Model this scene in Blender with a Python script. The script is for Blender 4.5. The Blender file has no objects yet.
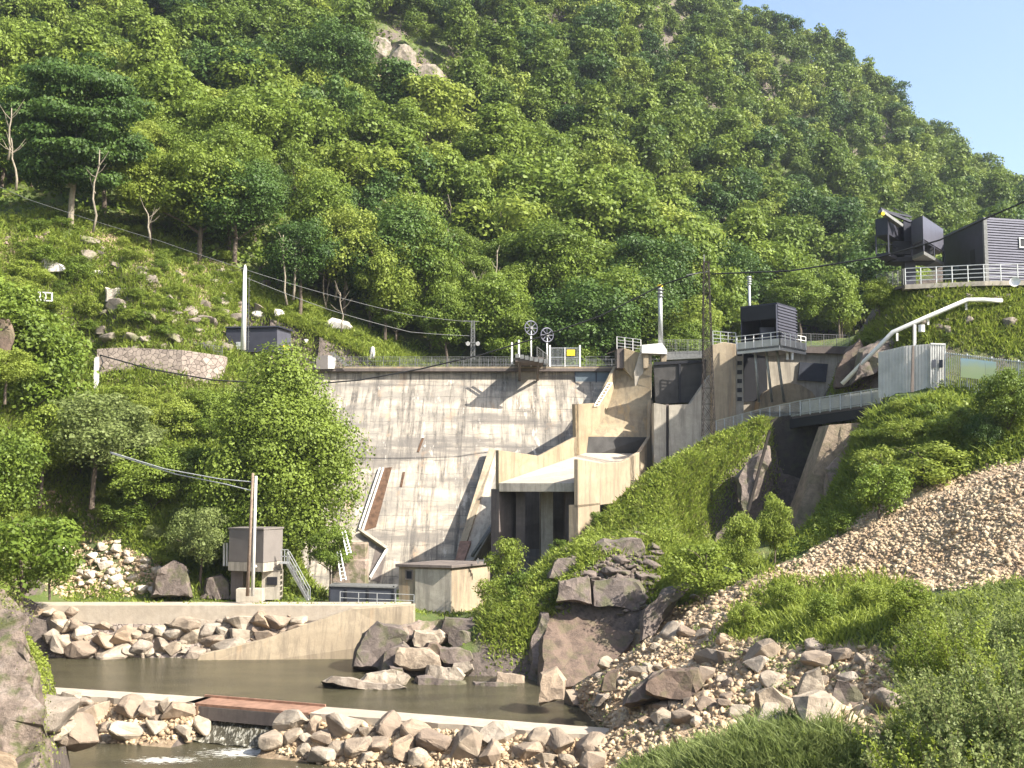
import bpy, bmesh, math, random
import numpy as np
from mathutils import Vector, Matrix

SC = bpy.context.scene
COL = SC.collection
F = 1100.0
CAMZ = 15.0
PITCH = math.atan(96 / 1100.0)
CP, SP = math.cos(PITCH), math.sin(PITCH)
rnd = random.Random(7)
rng = np.random.default_rng(11)

# ------------------------------------------------------------------ sight lines measured from the survey photo
def ray(px, py):
    x = (px - 512) / F
    y = (384 - py) / F
    return (x, CP - y * SP, SP + y * CP)

def W(px, py, Y):
    d = ray(px, py)
    t = Y / d[1]
    return Vector((d[0] * t, Y, CAMZ + d[2] * t))

def proj(X, Y, Z):
    z = Z - CAMZ
    fwd = Y * CP + z * SP
    up = -Y * SP + z * CP
    return 512 + F * X / fwd, 384 - F * up / fwd

def on_plane(px, py, P, n):
    d = Vector(ray(px, py))
    C = Vector((0, 0, CAMZ))
    t = (Vector(P) - C).dot(Vector(n)) / d.dot(Vector(n))
    return C + d * t

def zplane(px, py, z):
    return on_plane(px, py, (0, 0, z), (0, 0, 1))

# ------------------------------------------------------------------ numpy noise
_perm = np.random.default_rng(3).random((256, 256))
def vnoise(x, y):
    xi = np.floor(x).astype(int); yi = np.floor(y).astype(int)
    fx = x - xi; fy = y - yi
    fx = fx * fx * (3 - 2 * fx); fy = fy * fy * (3 - 2 * fy)
    a = _perm[xi % 256, yi % 256]; b = _perm[(xi + 1) % 256, yi % 256]
    c = _perm[xi % 256, (yi + 1) % 256]; d = _perm[(xi + 1) % 256, (yi + 1) % 256]
    return (a * (1 - fx) + b * fx) * (1 - fy) + (c * (1 - fx) + d * fx) * fy - 0.5
def fbm(x, y, o=4):
    s = 0; a = 1.0
    for i in range(o):
        s = s + a * vnoise(x * 2 ** i + 17.3 * i, y * 2 ** i - 9.1 * i)
        a *= 0.5
    return s
def sstep(a, b, x):
    t = np.clip((x - a) / (b - a), 0, 1)
    return t * t * (3 - 2 * t)

def inpoly(x, y, poly):
    x = np.asarray(x, float); y = np.asarray(y, float)
    ins = np.zeros(x.shape, bool)
    n = len(poly)
    for i in range(n):
        x0, y0 = poly[i]; x1, y1 = poly[(i + 1) % n]
        if y0 == y1: continue
        c = ((y0 > y) != (y1 > y)) & (x < (x1 - x0) * (y - y0) / (y1 - y0) + x0)
        ins ^= c
    return ins
def segdist(x, y, a, b):
    ax, ay = a; bx, by = b
    dx, dy = bx - ax, by - ay
    t = np.clip(((x - ax) * dx + (y - ay) * dy) / (dx * dx + dy * dy), 0, 1)
    return np.hypot(x - ax - t * dx, y - ay - t * dy), t
def polydist(x, y, poly):
    d = np.full(np.shape(x), 1e9)
    for i in range(len(poly)):
        d = np.minimum(d, segdist(x, y, poly[i], poly[(i + 1) % len(poly)])[0])
    return np.where(inpoly(x, y, poly), d, -d)

# ------------------------------------------------------------------ terrain control points: (px, py, depth)
CTRL_PX = [
 # right bank, rubble and scree
 (600,740,62),(700,708,60),(700,745,52),(880,745,47),(880,695,54),(800,655,62),(700,665,68),(625,692,70),(570,690,76),
 (680,622,76),(740,582,80),(900,630,60),(1000,640,46),(1000,768,26),(860,768,33),(700,800,34),(900,565,71),(1000,565,64),
 (1030,462,74),(930,492,80),(850,527,84),(770,568,84),(1150,420,74),(1150,520,60),(1150,700,30),
 # green slope under the walkway
 (1030,455,84),(860,520,92),(860,475,96),(860,432,101),(930,406,97),(1024,402,93),(1150,390,92),(912,398,101),(880,404,103),(980,400,98.5),(1030,402,95.5),
 # hill above the walkway
 (835,385,118),(850,352,122),(940,345,104),(1024,345,102),(1150,330,100),(905,300,110),
 (870,318,122),(900,290,130),
 # ridge in front of the spillway
 (490,612,98),(540,566,97),(600,524,100),(630,498,102),(660,474,104),(690,458,107),(720,443,110),(745,432,112),(765,422,113),(620,532,98),(665,500,101),(712,470,106),
 (560,612,87),(600,560,91),(660,545,93),(690,612,86),(640,600,88),(700,530,98),
 (790,500,109),(790,545,103),(745,520,100),
 # behind the ridge at the foot of the spillway
 (600,560,112),(560,585,106),(700,500,120),(800,470,122),(800,540,108),
 (440,616,101),(440,612,108),(380,612,108),(500,600,108),
 # left bank
 (60,602,100),(200,603,101),(350,603,101),(60,595,103),(120,550,107),(190,555,107),(40,500,110),(110,490,112),(200,480,113),
 (300,575,112),(330,600,105),(230,560,108),(20,420,110),(100,400,120),(200,400,122),(100,368,126),(200,372,127),(230,378,127),
 (270,440,124),(290,380,133),(290,500,117),
 (-60,450,95),(-60,560,70),(-40,350,105),(100,340,129),(220,342,131),(10,300,118),(120,290,130),(60,240,134),(150,255,140),
 (240,290,142),(240,345,136),(320,350,139),(320,300,150),(400,355,146),(-60,240,125),(240,235,152),(0,205,146),(100,200,152),
 (450,352,152),(520,352,156),(600,345,165),(700,340,180),(800,335,195),(850,330,200),
 # mountain
 (0,110,190),(-150,110,180),(150,140,190),(300,190,185),(400,260,175),(500,270,182),(0,0,245),(200,0,270),(400,60,270),(400,0,310),
 (550,180,225),(550,80,285),(650,250,220),(650,120,300),(750,250,250),(750,120,360),(850,240,290),(900,180,380),(980,240,330),(1100,240,340),
 (600,0,345),
 # skyline
 (-300,-420,420),(0,-330,440),(300,-210,440),(500,-120,440),(650,-40,440),(735,40,440),(800,52,440),(850,85,440),(900,128,440),(960,172,450),(1030,208,460),(1150,240,480),(1300,260,500),
]
CTRL_W = [
 # river bed and banks out of frame, ground behind the ridge line
 (-20,80,-2),(-30,88,-2),(-10,70,-2),(-20,60,-3),(-12,50,-3),(-6,40,-3),(-4,20,-3),(-20,70,-2),(0,70,-1.5),
 (-13,34,6.4),(-16.5,36,9),(-19,40,10.5),(-22,45,9.5),(-27,50,7.5),(-18,28,9),(-14,24,8),(-40,40,20),(-40,60,14),(-50,80,14),(-36,64,5),
 (-14,10,9),(0,5,8),(10,10,9),(20,20,10),(40,20,14),(60,40,22),(60,80,28),(-60,20,26),(-80,60,34),(-90,100,46),(0,-25,13),(40,-25,18),(-40,-25,18),
 (80,110,40),(100,60,40),(5,45,0.5),(12,45,4),(8,30,3),(14,55,2.2),(4,58,-0.5),
 (-140,160,90),(-160,250,160),(-200,400,240),(200,400,100),(250,300,80),(150,200,50),(300,500,120),(120,160,44),
 (0,700,150),(-300,700,260),(400,700,120),(800,900,60),(-700,900,300),
]
pts = [tuple(W(*c)) for c in CTRL_PX] + CTRL_W
PTS = np.array(pts, float)
def _phi(r2):
    return 0.5 * r2 * np.log(r2 + 1e-9)
def _tps_fit(P, lam):
    n = len(P); s = 100.0
    X = P[:, :2] / s
    r2 = ((X[:, None] - X[None]) ** 2).sum(-1)
    K = _phi(r2) + lam * np.eye(n)
    A = np.zeros((n + 3, n + 3)); A[:n, :n] = K
    Q = np.hstack([np.ones((n, 1)), X]); A[:n, n:] = Q; A[n:, :n] = Q.T
    b = np.zeros(n + 3); b[:n] = P[:, 2]
    return X, np.linalg.solve(A, b), s
_TX, _TW, _TS = _tps_fit(PTS, 2e-5)
def tps(x, y):
    x = np.asarray(x, float); y = np.asarray(y, float)
    sh = x.shape; xf = x.ravel() / _TS; yf = y.ravel() / _TS
    out = np.empty(xf.shape)
    for i in range(0, len(xf), 20000):
        a = xf[i:i + 20000]; b = yf[i:i + 20000]
        r2 = (a[:, None] - _TX[None, :, 0]) ** 2 + (b[:, None] - _TX[None, :, 1]) ** 2
        out[i:i + 20000] = _phi(r2) @ _TW[:-3] + _TW[-3] + _TW[-2] * a + _TW[-1] * b
    return out.reshape(sh)

RIVER = [(-70,95),(-12.5,94.8),(-9,88),(-14,81.5),(1.5,79),(4,75),(5,66),(2,58),(-1,48),(-3,36),(4,10),(4,-30),(-8,-30),(-9,20),(-12,32),(-14.5,37),(-17,45),(-24,52),(-30,58),(-38,72),(-46,88),(-70,92)]
TERR = [(-70,96.0),(-10,96.0),(-9,99.5),(-9,104),(-45,101.2),(-70,101)]
CW1 = (tuple(zplane(20,688,.8))[:2], tuple(zplane(203,700,.8))[:2])
CW2 = (tuple(zplane(292,708,.8))[:2], tuple(zplane(610,732,.8))[:2])
# the near bench carrying the building and the edge of the walkway
BENCH = [(39.5,110.5),(48,108.5),(90,107),(90,130),(47,130),(43,118)]
GAP = [(14.5,96),(15.5,102.5),(19.5,105.8),(24.8,109),(27.5,112.5),(32.5,112.5),(30,104),(25.5,98),(20,95)]
def hfun(x, y, detail=True):
    x = np.asarray(x, float); y = np.asarray(y, float)
    h = tps(x, y)
    # keep ground behind the dam below its crest
    far = sstep(150, 220, y)
    if detail:
        h = h + fbm(x / 9, y / 9, 4) * (0.9 + 5 * far) * sstep(10, 40, y + 20)
        h = h + fbm(x / 1.7 + 50, y / 1.7, 3) * 0.35
    ft = sstep(-.5, 1.0, polydist(x, y, TERR))
    h = h * (1 - ft) + 3.95 * ft
    # the dam face stands clear of the bank from its drain channel rightwards
    fz = np.where(y > 135.5, 60.0, np.maximum(3.6, (27.0 - 0.8) - (135.0 - y) / 0.78 - 1.2))
    fd = sstep(-27, -20, x - 0.35 * (118 - y)) * (1 - sstep(-3.5, -1, x)) * (y > 100) * (y < 141)
    h = np.where(y > 135, np.where(fd > 0, np.minimum(h, 25.5), h), np.minimum(h, h * (1 - fd) + np.minimum(h, fz) * fd))
    fr = sstep(-1.3, 1.0, polydist(x, y, RIVER))
    h = h * (1 - fr) + (-2.8 + 0.3 * fbm(x / 3, y / 3, 2)) * fr
    fb = sstep(-2.5, 0.5, polydist(x, y, BENCH))
    h = h * (1 - fb) + 33.9 * fb
    # foot of the cliff and the rock pile at the water
    cap = -1.3 + np.maximum(0, x - 3.5) * 0.42 + 2.3 * np.maximum(0, y - 85.5)
    fcl = sstep(-15.5, -14, x) * (1 - sstep(11.5, 14, x)) * (y > 77) * (y < 97)
    h = np.where(fcl > 0, np.minimum(h, h * (1 - fcl) + cap * fcl), h)
    # dark gap under the walkway
    fg = sstep(-1.2, 0.4, polydist(x, y, GAP))
    h = np.minimum(h, h * (1 - fg) + 9.0 * fg)
    for seg in (CW1, CW2):
        d, t = segdist(x, y, *seg)
        ax, ay = seg[0]; bx, by = seg[1]
        L = math.hypot(bx - ax, by - ay)
        nx, ny = -(by - ay) / L, (bx - ax) / L
        side = (x - ax) * nx + (y - ay) * ny      # + = upstream
        sl = np.where(side > 0, 0.9, 0.62)
        along = ((x - ax) * (bx - ax) + (y - ay) * (by - ay)) / L
        over = np.maximum(np.maximum(-along, along - L), 0)
        e = 0.45 - np.maximum(d - 0.9, 0) * sl - np.maximum(over - .2, 0) * 2.5
        h = np.maximum(h, e)
    return h
def hz(x, y):
    return float(hfun(np.array([x]), np.array([y]))[0])

hfun_exact = hfun
class Raster:
    def __init__(s, x0, x1, y0, y1, st):
        s.x0, s.y0, s.st = x0, y0, st
        xs = np.arange(x0, x1 + st, st); ys = np.arange(y0, y1 + st, st)
        X, Y = np.meshgrid(xs, ys); s.h = hfun_exact(X, Y); s.ny, s.nx = X.shape
    def __call__(s, x, y):
        u = np.clip((x - s.x0) / s.st, 0, s.nx - 1.001); v = np.clip((y - s.y0) / s.st, 0, s.ny - 1.001)
        i = u.astype(int); j = v.astype(int); fu = u - i; fv = v - j; h = s.h
        return (h[j, i] * (1 - fu) + h[j, i + 1] * fu) * (1 - fv) + (h[j + 1, i] * (1 - fu) + h[j + 1, i + 1] * fu) * fv
_RN = Raster(-90, 95, 8, 180, .4); _RF = Raster(-330, 380, 170, 620, 2.5)
def hfun(x, y, detail=True):
    x = np.asarray(x, float); y = np.asarray(y, float)
    m = (x > -89) & (x < 94) & (y > 9) & (y < 178)
    f = (~m) & (x > -329) & (x < 379) & (y > 172) & (y < 619)
    out = np.zeros(x.shape)
    if m.any(): out[m] = _RN(x[m], y[m])
    if f.any(): out[f] = _RF(x[f], y[f])
    r = ~(m | f)
    if r.any(): out[r] = hfun_exact(x[r], y[r])
    return out
_YS = np.concatenate([np.geomspace(14, 150, 420), np.geomspace(151, 520, 260)])
def hits(pxs, pys, ymin=14):
    """first ground point along each sight line"""
    out = []
    for s0 in range(0, len(pxs), 500):
        D = np.array([ray(a, b) for a, b in zip(pxs[s0:s0 + 500], pys[s0:s0 + 500])])
        t = _YS[None] / D[:, 1:2]; X = D[:, 0:1] * t; Z = CAMZ + D[:, 2:3] * t; Y = np.broadcast_to(_YS[None], X.shape)
        h = hfun(X, Y); m = (h > Z) & (Y > ymin); i = m.argmax(1)
        for k in range(len(D)):
            out.append(Vector((X[k, i[k]], _YS[i[k]], h[k, i[k]])) if m[k].any() else None)
    return out

# ------------------------------------------------------------------ object bookkeeping
WL = {}
def tag(o, label=None, cat=None, group=None, kind=None):
    if label: o['label'] = label
    if cat: o['category'] = cat
    if group: o['group'] = group
    if kind: o['kind'] = kind
    return o
def empty(name, loc, label=None, cat=None, group=None):
    o = bpy.data.objects.new(name, None); COL.objects.link(o)
    o.location = loc; o.empty_display_size = 0.3
    WL[o.name] = Vector(loc)
    return tag(o, label, cat, group)
def link(name, me, mat, parent=None, org=(0, 0, 0), smooth=False):
    o = bpy.data.objects.new(name, me); COL.objects.link(o)
    if mat: me.materials.append(mat)
    org = Vector(org)
    WL[o.name] = org
    if parent:
        o.parent = parent
        o.location = org - WL[parent.name]
    else:
        o.location = org
    if smooth:
        me.polygons.foreach_set('use_smooth', [True] * len(me.polygons))
    return o

class MB:
    def __init__(s): s.v = []; s.f = []
    def add(s, vs, fs):
        b = len(s.v); s.v += [Vector(v) for v in vs]; s.f += [tuple(i + b for i in f) for f in fs]; return s
    def box(s, c, size, rz=0, M=None):
        x, y, z = size[0] / 2, size[1] / 2, size[2] / 2
        R = M if M is not None else Matrix.Rotation(rz, 3, 'Z')
        c = Vector(c)
        vs = [c + R @ Vector((a * x, b * y, d * z)) for d in (-1, 1) for a, b in ((-1, -1), (1, -1), (1, 1), (-1, 1))]
        return s.add(vs, [(0, 3, 2, 1), (4, 5, 6, 7), (0, 1, 5, 4), (1, 2, 6, 5), (2, 3, 7, 6), (3, 0, 4, 7)])
    def prism(s, pts, ext):
        ext = Vector(ext); n = len(pts); pts = [Vector(p) for p in pts]
        nn = sum(((pts[i]).cross(pts[(i + 1) % n]) for i in range(n)), Vector())
        if nn.dot(ext) > 0: pts = pts[::-1]
        vs = pts + [p + ext for p in pts]
        fs = [tuple(range(n)), tuple(range(2 * n - 1, n - 1, -1))]
        fs += [(i, i + n, (i + 1) % n + n, (i + 1) % n) for i in range(n)]
        return s.add(vs, fs)
    def bar(s, a, b, w=0.1, h=None):
        a = Vector(a); b = Vector(b); h = h or w; d = (b - a)
        L = d.length; d.normalize()
        up = Vector((0, 0, 1)) if abs(d.z) < 0.95 else Vector((0, 1, 0))
        r = d.cross(up).normalized(); u = r.cross(d)
        M = Matrix((r, d, u)).transposed()
        return s.box((a + b) / 2, (w, L, h), M=M)
    def tube(s, pts, r=0.05, n=8, r1=None, cap=True):
        pts = [Vector(p) for p in pts]; r1 = r if r1 is None else r1
        rings = []
        prev = None
        for i, p in enumerate(pts):
            d = (pts[min(i + 1, len(pts) - 1)] - pts[max(i - 1, 0)]).normalized()
            up = prev if prev is not None else (Vector((0, 0, 1)) if abs(d.z) < 0.9 else Vector((1, 0, 0)))
            a = d.cross(up).normalized(); b = a.cross(d).normalized(); prev = b
            rr = r + (r1 - r) * i / max(1, len(pts) - 1)
            rings.append([p + a * math.cos(2 * math.pi * k / n) * rr + b * math.sin(2 * math.pi * k / n) * rr for k in range(n)])
        vs = [v for R in rings for v in R]; fs = []
        for i in range(len(rings) - 1):
            for k in range(n):
                fs.append((i * n + k, i * n + (k + 1) % n, (i + 1) * n + (k + 1) % n, (i + 1) * n + k))
        if cap:
            fs.append(tuple(range(n - 1, -1, -1))); fs.append(tuple(len(vs) - n + k for k in range(n)))
        return s.add(vs, fs)
    def build(s, name, mat, parent=None, org=None, smooth=False, bevel=0):
        if org is None:
            if parent is not None: org = WL[parent.name]
            else:
                xs = [v.x for v in s.v]; ys = [v.y for v in s.v]
                org = Vector(((min(xs) + max(xs)) / 2, (min(ys) + max(ys)) / 2, min(v.z for v in s.v)))
        me = bpy.data.meshes.new(name)
        me.from_pydata([v - Vector(org) for v in s.v], [], s.f)
        me.update()
        o = link(name, me, mat, parent, org, smooth)
        if bevel:
            m = o.modifiers.new('edge', 'BEVEL'); m.width = bevel; m.segments = 1; m.limit_method = 'ANGLE'
        return o

def np_mesh(name, verts, quads):
    """verts (n,3), quads (m,4) arrays"""
    me = bpy.data.meshes.new(name)
    me.vertices.add(len(verts)); me.vertices.foreach_set('co', np.ascontiguousarray(verts, dtype=np.float32).ravel())
    k = quads.shape[1]
    me.loops.add(quads.size); me.loops.foreach_set('vertex_index', np.ascontiguousarray(quads, dtype=np.int32).ravel())
    me.polygons.add(len(quads)); me.polygons.foreach_set('loop_start', np.arange(0, quads.size, k, dtype=np.int32))
    me.update(calc_edges=True)
    return me

# ------------------------------------------------------------------ materials
class NT:
    def __init__(s, name):
        s.m = bpy.data.materials.new(name); s.m.use_nodes = True
        s.t = s.m.node_tree; s.t.nodes.clear()
        s.out = s.n('ShaderNodeOutputMaterial')
    def n(s, ty, **kw):
        nd = s.t.nodes.new(ty)
        for k, v in kw.items():
            if k in nd.inputs: nd.inputs[k].default_value = v
            else: setattr(nd, k, v)
        return nd
    def l(s, a, b): s.t.links.new(a, b)
    def coord(s, scale=(1, 1, 1), kind='Object'):
        c = s.n('ShaderNodeTexCoord'); mp = s.n('ShaderNodeMapping'); mp.inputs['Scale'].default_value = scale
        s.l(c.outputs[kind], mp.inputs['Vector']); return mp.outputs[0]
    def noise(s, vec, scale, detail=6, rough=0.6, dist=0):
        n = s.n('ShaderNodeTexNoise', Scale=scale, Detail=detail, Roughness=rough, Distortion=dist)
        s.l(vec, n.inputs['Vector']); return n.outputs[0]
    def ramp(s, fac, stops, interp='LINEAR'):
        r = s.n('ShaderNodeValToRGB'); r.color_ramp.interpolation = interp
        e = r.color_ramp.elements
        while len(e) < len(stops): e.new(0.5)
        for i, (p, c) in enumerate(stops):
            e[i].position = p
            e[i].color = (*c, 1) if not isinstance(c, (int, float)) else (c, c, c, 1)
        s.l(fac, r.inputs[0]); return r.outputs[0]
    def mix(s, fac, a, b, bt='MIX'):
        m = s.n('ShaderNodeMix', data_type='RGBA', blend_type=bt)
        for inp, val in ((m.inputs[0], fac), (m.inputs[6], a), (m.inputs[7], b)):
            if isinstance(val, (int, float)): inp.default_value = val
            elif isinstance(val, tuple): inp.default_value = (*val, 1)
            else: s.l(val, inp)
        return m.outputs[2]
    def fin(s, col, rough=0.8, bump=None, bs=0.5, bd=0.05, metal=0, spec=0.3):
        p = s.n('ShaderNodeBsdfPrincipled', Roughness=rough, Metallic=metal)
        p.inputs['Specular IOR Level'].default_value = spec
        if isinstance(col, tuple): p.inputs['Base Color'].default_value = (*col, 1)
        else: s.l(col, p.inputs['Base Color'])
        if bump is not None:
            b = s.n('ShaderNodeBump', Strength=bs, Distance=bd); s.l(bump, b.inputs['Height']); s.l(b.outputs[0], p.inputs['Normal'])
        s.l(p.outputs[0], s.out.inputs[0]); return s.m

def simple(name, c, rough=0.7, metal=0, var=0.25, scale=3, c2=None, bd=0.01):
    t = NT(name); v = t.coord()
    n = t.noise(v, scale)
    c2 = c2 or tuple(x * (1 - var) for x in c)
    col = t.ramp(n, [(0.35, c2), (0.62, c)])
    fine = t.noise(v, scale * 9, 4)
    return t.fin(col, rough, fine, 0.4, bd, metal)

def concrete(name, base, stain, dark, streak=0.5, bands=False, warm=None, lo=0.40, hi=0.62, ys=0.8):
    t = NT(name)
    v = t.coord()
    vs = t.coord((1.5, ys, 0.14))
    big = t.noise(t.coord((0.6, 0.8, 1.5)), 0.22, 7, 0.68, 0.5)
    st = t.noise(vs, 1.0, 8, 0.72, 0.3)
    col = t.mix(t.ramp(big, [(lo, 0.0), (hi, 1.0)]), base, stain)
    col = t.mix(t.ramp(st, [(0.47, 0.0), (0.62, streak)]), col, dark)
    fine = t.noise(v, 1.6, 8, 0.75)
    col = t.mix(t.ramp(fine, [(0.35, 0.5), (0.6, 0.0)]), col, tuple(x * 0.6 for x in base))
    if warm:
        w = t.noise(t.coord((1.3, 1, 0.12)), 0.5, 6, 0.65)
        col = t.mix(t.ramp(w, [(0.58, 0.0), (0.68, 0.65)]), col, warm)
    if bands:
        hb_ = t.noise(t.coord((0.10, 0.25, 0.75)), 0.8, 6, 0.6)
        col = t.mix(t.ramp(hb_, [(0.50, 0.0), (0.60, 0.75)]), col, tuple(x * 1.5 for x in dark))
        ef = t.noise(t.coord((0.9, 0.2, 0.35)), 1.1, 7, 0.7)
        col = t.mix(t.ramp(ef, [(0.60, 0.0), (0.66, 0.6)]), col, (0.60, 0.55, 0.47))
        # lift joints of the pours: a wobbly horizontal line every 1.5 m
        sx = t.n('ShaderNodeSeparateXYZ'); t.l(v, sx.inputs[0])
        add = t.n('ShaderNodeMath', operation='MULTIPLY_ADD'); add.inputs[1].default_value = 0.5
        nn = t.noise(v, 0.8, 3); t.l(nn, add.inputs[0]); t.l(sx.outputs[2], add.inputs[2])
        dv = t.n('ShaderNodeMath', operation='DIVIDE'); t.l(add.outputs[0], dv.inputs[0]); dv.inputs[1].default_value = 1.55
        fr = t.n('ShaderNodeMath', operation='FRACT'); t.l(dv.outputs[0], fr.inputs[0])
        line = t.ramp(fr.outputs[0], [(0.0, 0.8), (0.07, 0.0), (1.0, 0.0)])
        pm = t.ramp(t.noise(v, 0.5, 4), [(0.40, 0.1), (0.6, 1.0)])
        lm = t.n('ShaderNodeMath', operation='MULTIPLY'); t.l(line, lm.inputs[0]); t.l(pm, lm.inputs[1])
        col = t.mix(lm.outputs[0], col, tuple(x * 0.7 for x in dark))
    return t.fin(col, 0.9, fine, 0.6, 0.05)

def leafmat(name, c1, c2, c3, trans=0.3):
    t = NT(name)
    oi = t.n('ShaderNodeObjectInfo')
    v = t.coord()
    n = t.noise(v, 0.55, 3)
    f = t.noise(v, 5.0, 2)
    a = t.ramp(oi.outputs['Random'], [(0.0, c1), (0.5, c2), (1.0, c3)])
    b = t.mix(t.ramp(n, [(0.4, 0.0), (0.62, 0.6)]), a, tuple(min(1, x * 1.35) for x in c3))
    b = t.mix(t.ramp(f, [(0.35, 0.45), (0.6, 0.0)]), b, tuple(x * 0.55 for x in c1))
    p = t.n('ShaderNodeBsdfPrincipled', Roughness=0.55); p.inputs['Specular IOR Level'].default_value = 0.25
    tr = t.n('ShaderNodeBsdfTranslucent'); mx = t.n('ShaderNodeMixShader'); mx.inputs[0].default_value = trans
    t.l(b, p.inputs['Base Color'])
    tc = t.mix(0.5, b, tuple(min(1, x * 1.3) for x in c3)); t.l(tc, tr.inputs[0])
    t.l(p.outputs[0], mx.inputs[1]); t.l(tr.outputs[0], mx.inputs[2]); t.l(mx.outputs[0], t.out.inputs[0])
    return t.m

def rockmat(name, cols, moss=0.0, rnd_col=True, scale=1.0):
    t = NT(name); v = t.coord(); oi = t.n('ShaderNodeObjectInfo')
    if rnd_col: a = t.ramp(oi.outputs['Random'], [(i / (len(cols) - 1), c) for i, c in enumerate(cols)])
    else: a = t.ramp(t.noise(v, 0.5 * scale, 4), [(0.3 + 0.4 * i / (len(cols) - 1), c) for i, c in enumerate(cols)])
    n = t.noise(v, 1.3 * scale, 8, 0.7, 0.4)
    b = t.mix(t.ramp(n, [(0.35, 0.75), (0.58, 0.0)]), a, tuple(x * 0.55 for x in cols[0]))
    if moss:
        m = t.noise(v, 0.8 * scale, 5)
        b = t.mix(t.ramp(m, [(0.5, 0.0), (0.6, moss)]), b, (0.09, 0.10, 0.035))
    fine = t.noise(v, 4 * scale, 8, 0.75)
    return t.fin(b, 0.9, fine, 0.9, 0.12)

M = {}
M['dam'] = concrete('dam_concrete', (0.48, 0.415, 0.325), (0.22, 0.20, 0.17), (0.08, 0.072, 0.064), 1.0, True, (0.36, 0.25, 0.16), 0.37, 0.57, ys=0.12)
M['conc'] = concrete('cream_concrete', (0.37, 0.30, 0.205), (0.29, 0.23, 0.155), (0.15, 0.12, 0.09), 0.7, False, (0.36, 0.23, 0.12))
M['conc_y'] = concrete('stained_concrete', (0.34, 0.275, 0.18), (0.265, 0.20, 0.12), (0.15, 0.12, 0.085), 0.7, False, (0.40, 0.27, 0.12))
M['conc_g'] = concrete('grey_concrete', (0.46, 0.41, 0.33), (0.34, 0.30, 0.24), (0.15, 0.13, 0.11), 0.6)
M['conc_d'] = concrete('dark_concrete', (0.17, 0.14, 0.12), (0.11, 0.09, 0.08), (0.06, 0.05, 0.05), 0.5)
M['track'] = concrete('bright_concrete', (0.42, 0.36, 0.285), (0.35, 0.295, 0.225), (0.30, 0.25, 0.19), 0.4)
M['rust'] = simple('rusty_steel', (0.13, 0.075, 0.045), 0.85, 0.2, 0.5, 2)
M['gap_shade'] = rockmat('shade_dark_rock', [(0.035, 0.03, 0.026), (0.06, 0.05, 0.042)], 0.2, False)  # rock of the gap's back wall, deep shade put into its near-black colour
M['pylon'] = simple('dark_rusty_steel', (0.05, 0.04, 0.034), 0.8, 0.2, 0.4, 2)
M['redsteel'] = simple('red_painted_steel', (0.33, 0.19, 0.13), 0.6, 0.2, 0.4, 2)
M['gate'] = simple('dark_gate_steel', (0.075, 0.07, 0.065), 0.75, 0.3, 0.4, 0.8)
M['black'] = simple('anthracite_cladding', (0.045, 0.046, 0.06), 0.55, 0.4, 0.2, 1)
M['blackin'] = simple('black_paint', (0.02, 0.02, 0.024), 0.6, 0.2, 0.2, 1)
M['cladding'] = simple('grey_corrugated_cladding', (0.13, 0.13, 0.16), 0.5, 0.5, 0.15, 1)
M['galv'] = simple('galvanised_steel', (0.46, 0.47, 0.46), 0.5, 0.5, 0.25, 4)
M['galvd'] = simple('weathered_steel', (0.20, 0.20, 0.19), 0.6, 0.5, 0.3, 4)
M['white'] = simple('white_paint', (0.75, 0.73, 0.68), 0.6, 0, 0.15, 2)
M['pole'] = simple('pale_pole', (0.62, 0.60, 0.55), 0.7, 0, 0.2, 1)
M['wood'] = simple('grey_wood', (0.26, 0.19, 0.14), 0.85, 0, 0.4, 2)
M['cable'] = simple('black_cable', (0.02, 0.02, 0.02), 0.6)
M['kiosk'] = simple('grey_brown_paint', (0.17, 0.15, 0.135), 0.7, 0, 0.12, 1)
M['bluec'] = simple('dark_blue_steel', (0.05, 0.055, 0.07), 0.6, 0.3, 0.3, 1)
M['bluep'] = simple('blue_grey_panel', (0.14, 0.17, 0.19), 0.6, 0.2, 0.25, 1)
M['yellow'] = simple('yellow_sign', (0.75, 0.55, 0.03), 0.5, 0, 0.1)
M['banner'] = None
M['sheet'] = simple('pale_metal_sheet', (0.56, 0.54, 0.50), 0.6, 0.3, 0.2, 0.8)
M['bark'] = simple('bark', (0.13, 0.10, 0.075), 0.9, 0, 0.45, 2)
M['barkp'] = simple('pale_bark', (0.26, 0.22, 0.165), 0.9, 0, 0.4, 2)
M['rock'] = rockmat('riprap_stone', [(0.23, 0.175, 0.13), (0.34, 0.275, 0.20), (0.42, 0.355, 0.27), (0.28, 0.24, 0.195), (0.38, 0.275, 0.18)])
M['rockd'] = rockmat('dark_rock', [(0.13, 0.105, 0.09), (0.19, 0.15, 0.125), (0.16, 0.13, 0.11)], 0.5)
M['rockr'] = rockmat('reddish_rock', [(0.125, 0.092, 0.072), (0.17, 0.12, 0.09), (0.145, 0.105, 0.08)], 0.3)
M['rockm'] = rockmat('mossy_rock', [(0.27, 0.20, 0.16), (0.33, 0.26, 0.20)], 0.7)
M['crag'] = rockmat('crag_rock', [(0.15, 0.125, 0.10), (0.26, 0.22, 0.175), (0.33, 0.28, 0.23)], 0.8, False)
M['bank'] = rockmat('bank_rock', [(0.13, 0.10, 0.08), (0.24, 0.185, 0.145), (0.33, 0.27, 0.22)], 0.85, False, 2.2)
M['rockw'] = rockmat('pale_rock', [(0.60, 0.55, 0.49), (0.68, 0.63, 0.57)])
M['leaf'] = leafmat('broadleaf', (0.080, 0.124, 0.015), (0.120, 0.178, 0.021), (0.172, 0.226, 0.032))
M['leafd'] = leafmat('dark_leaf', (0.036, 0.074, 0.013), (0.054, 0.102, 0.017), (0.078, 0.130, 0.022), 0.25)
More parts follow.
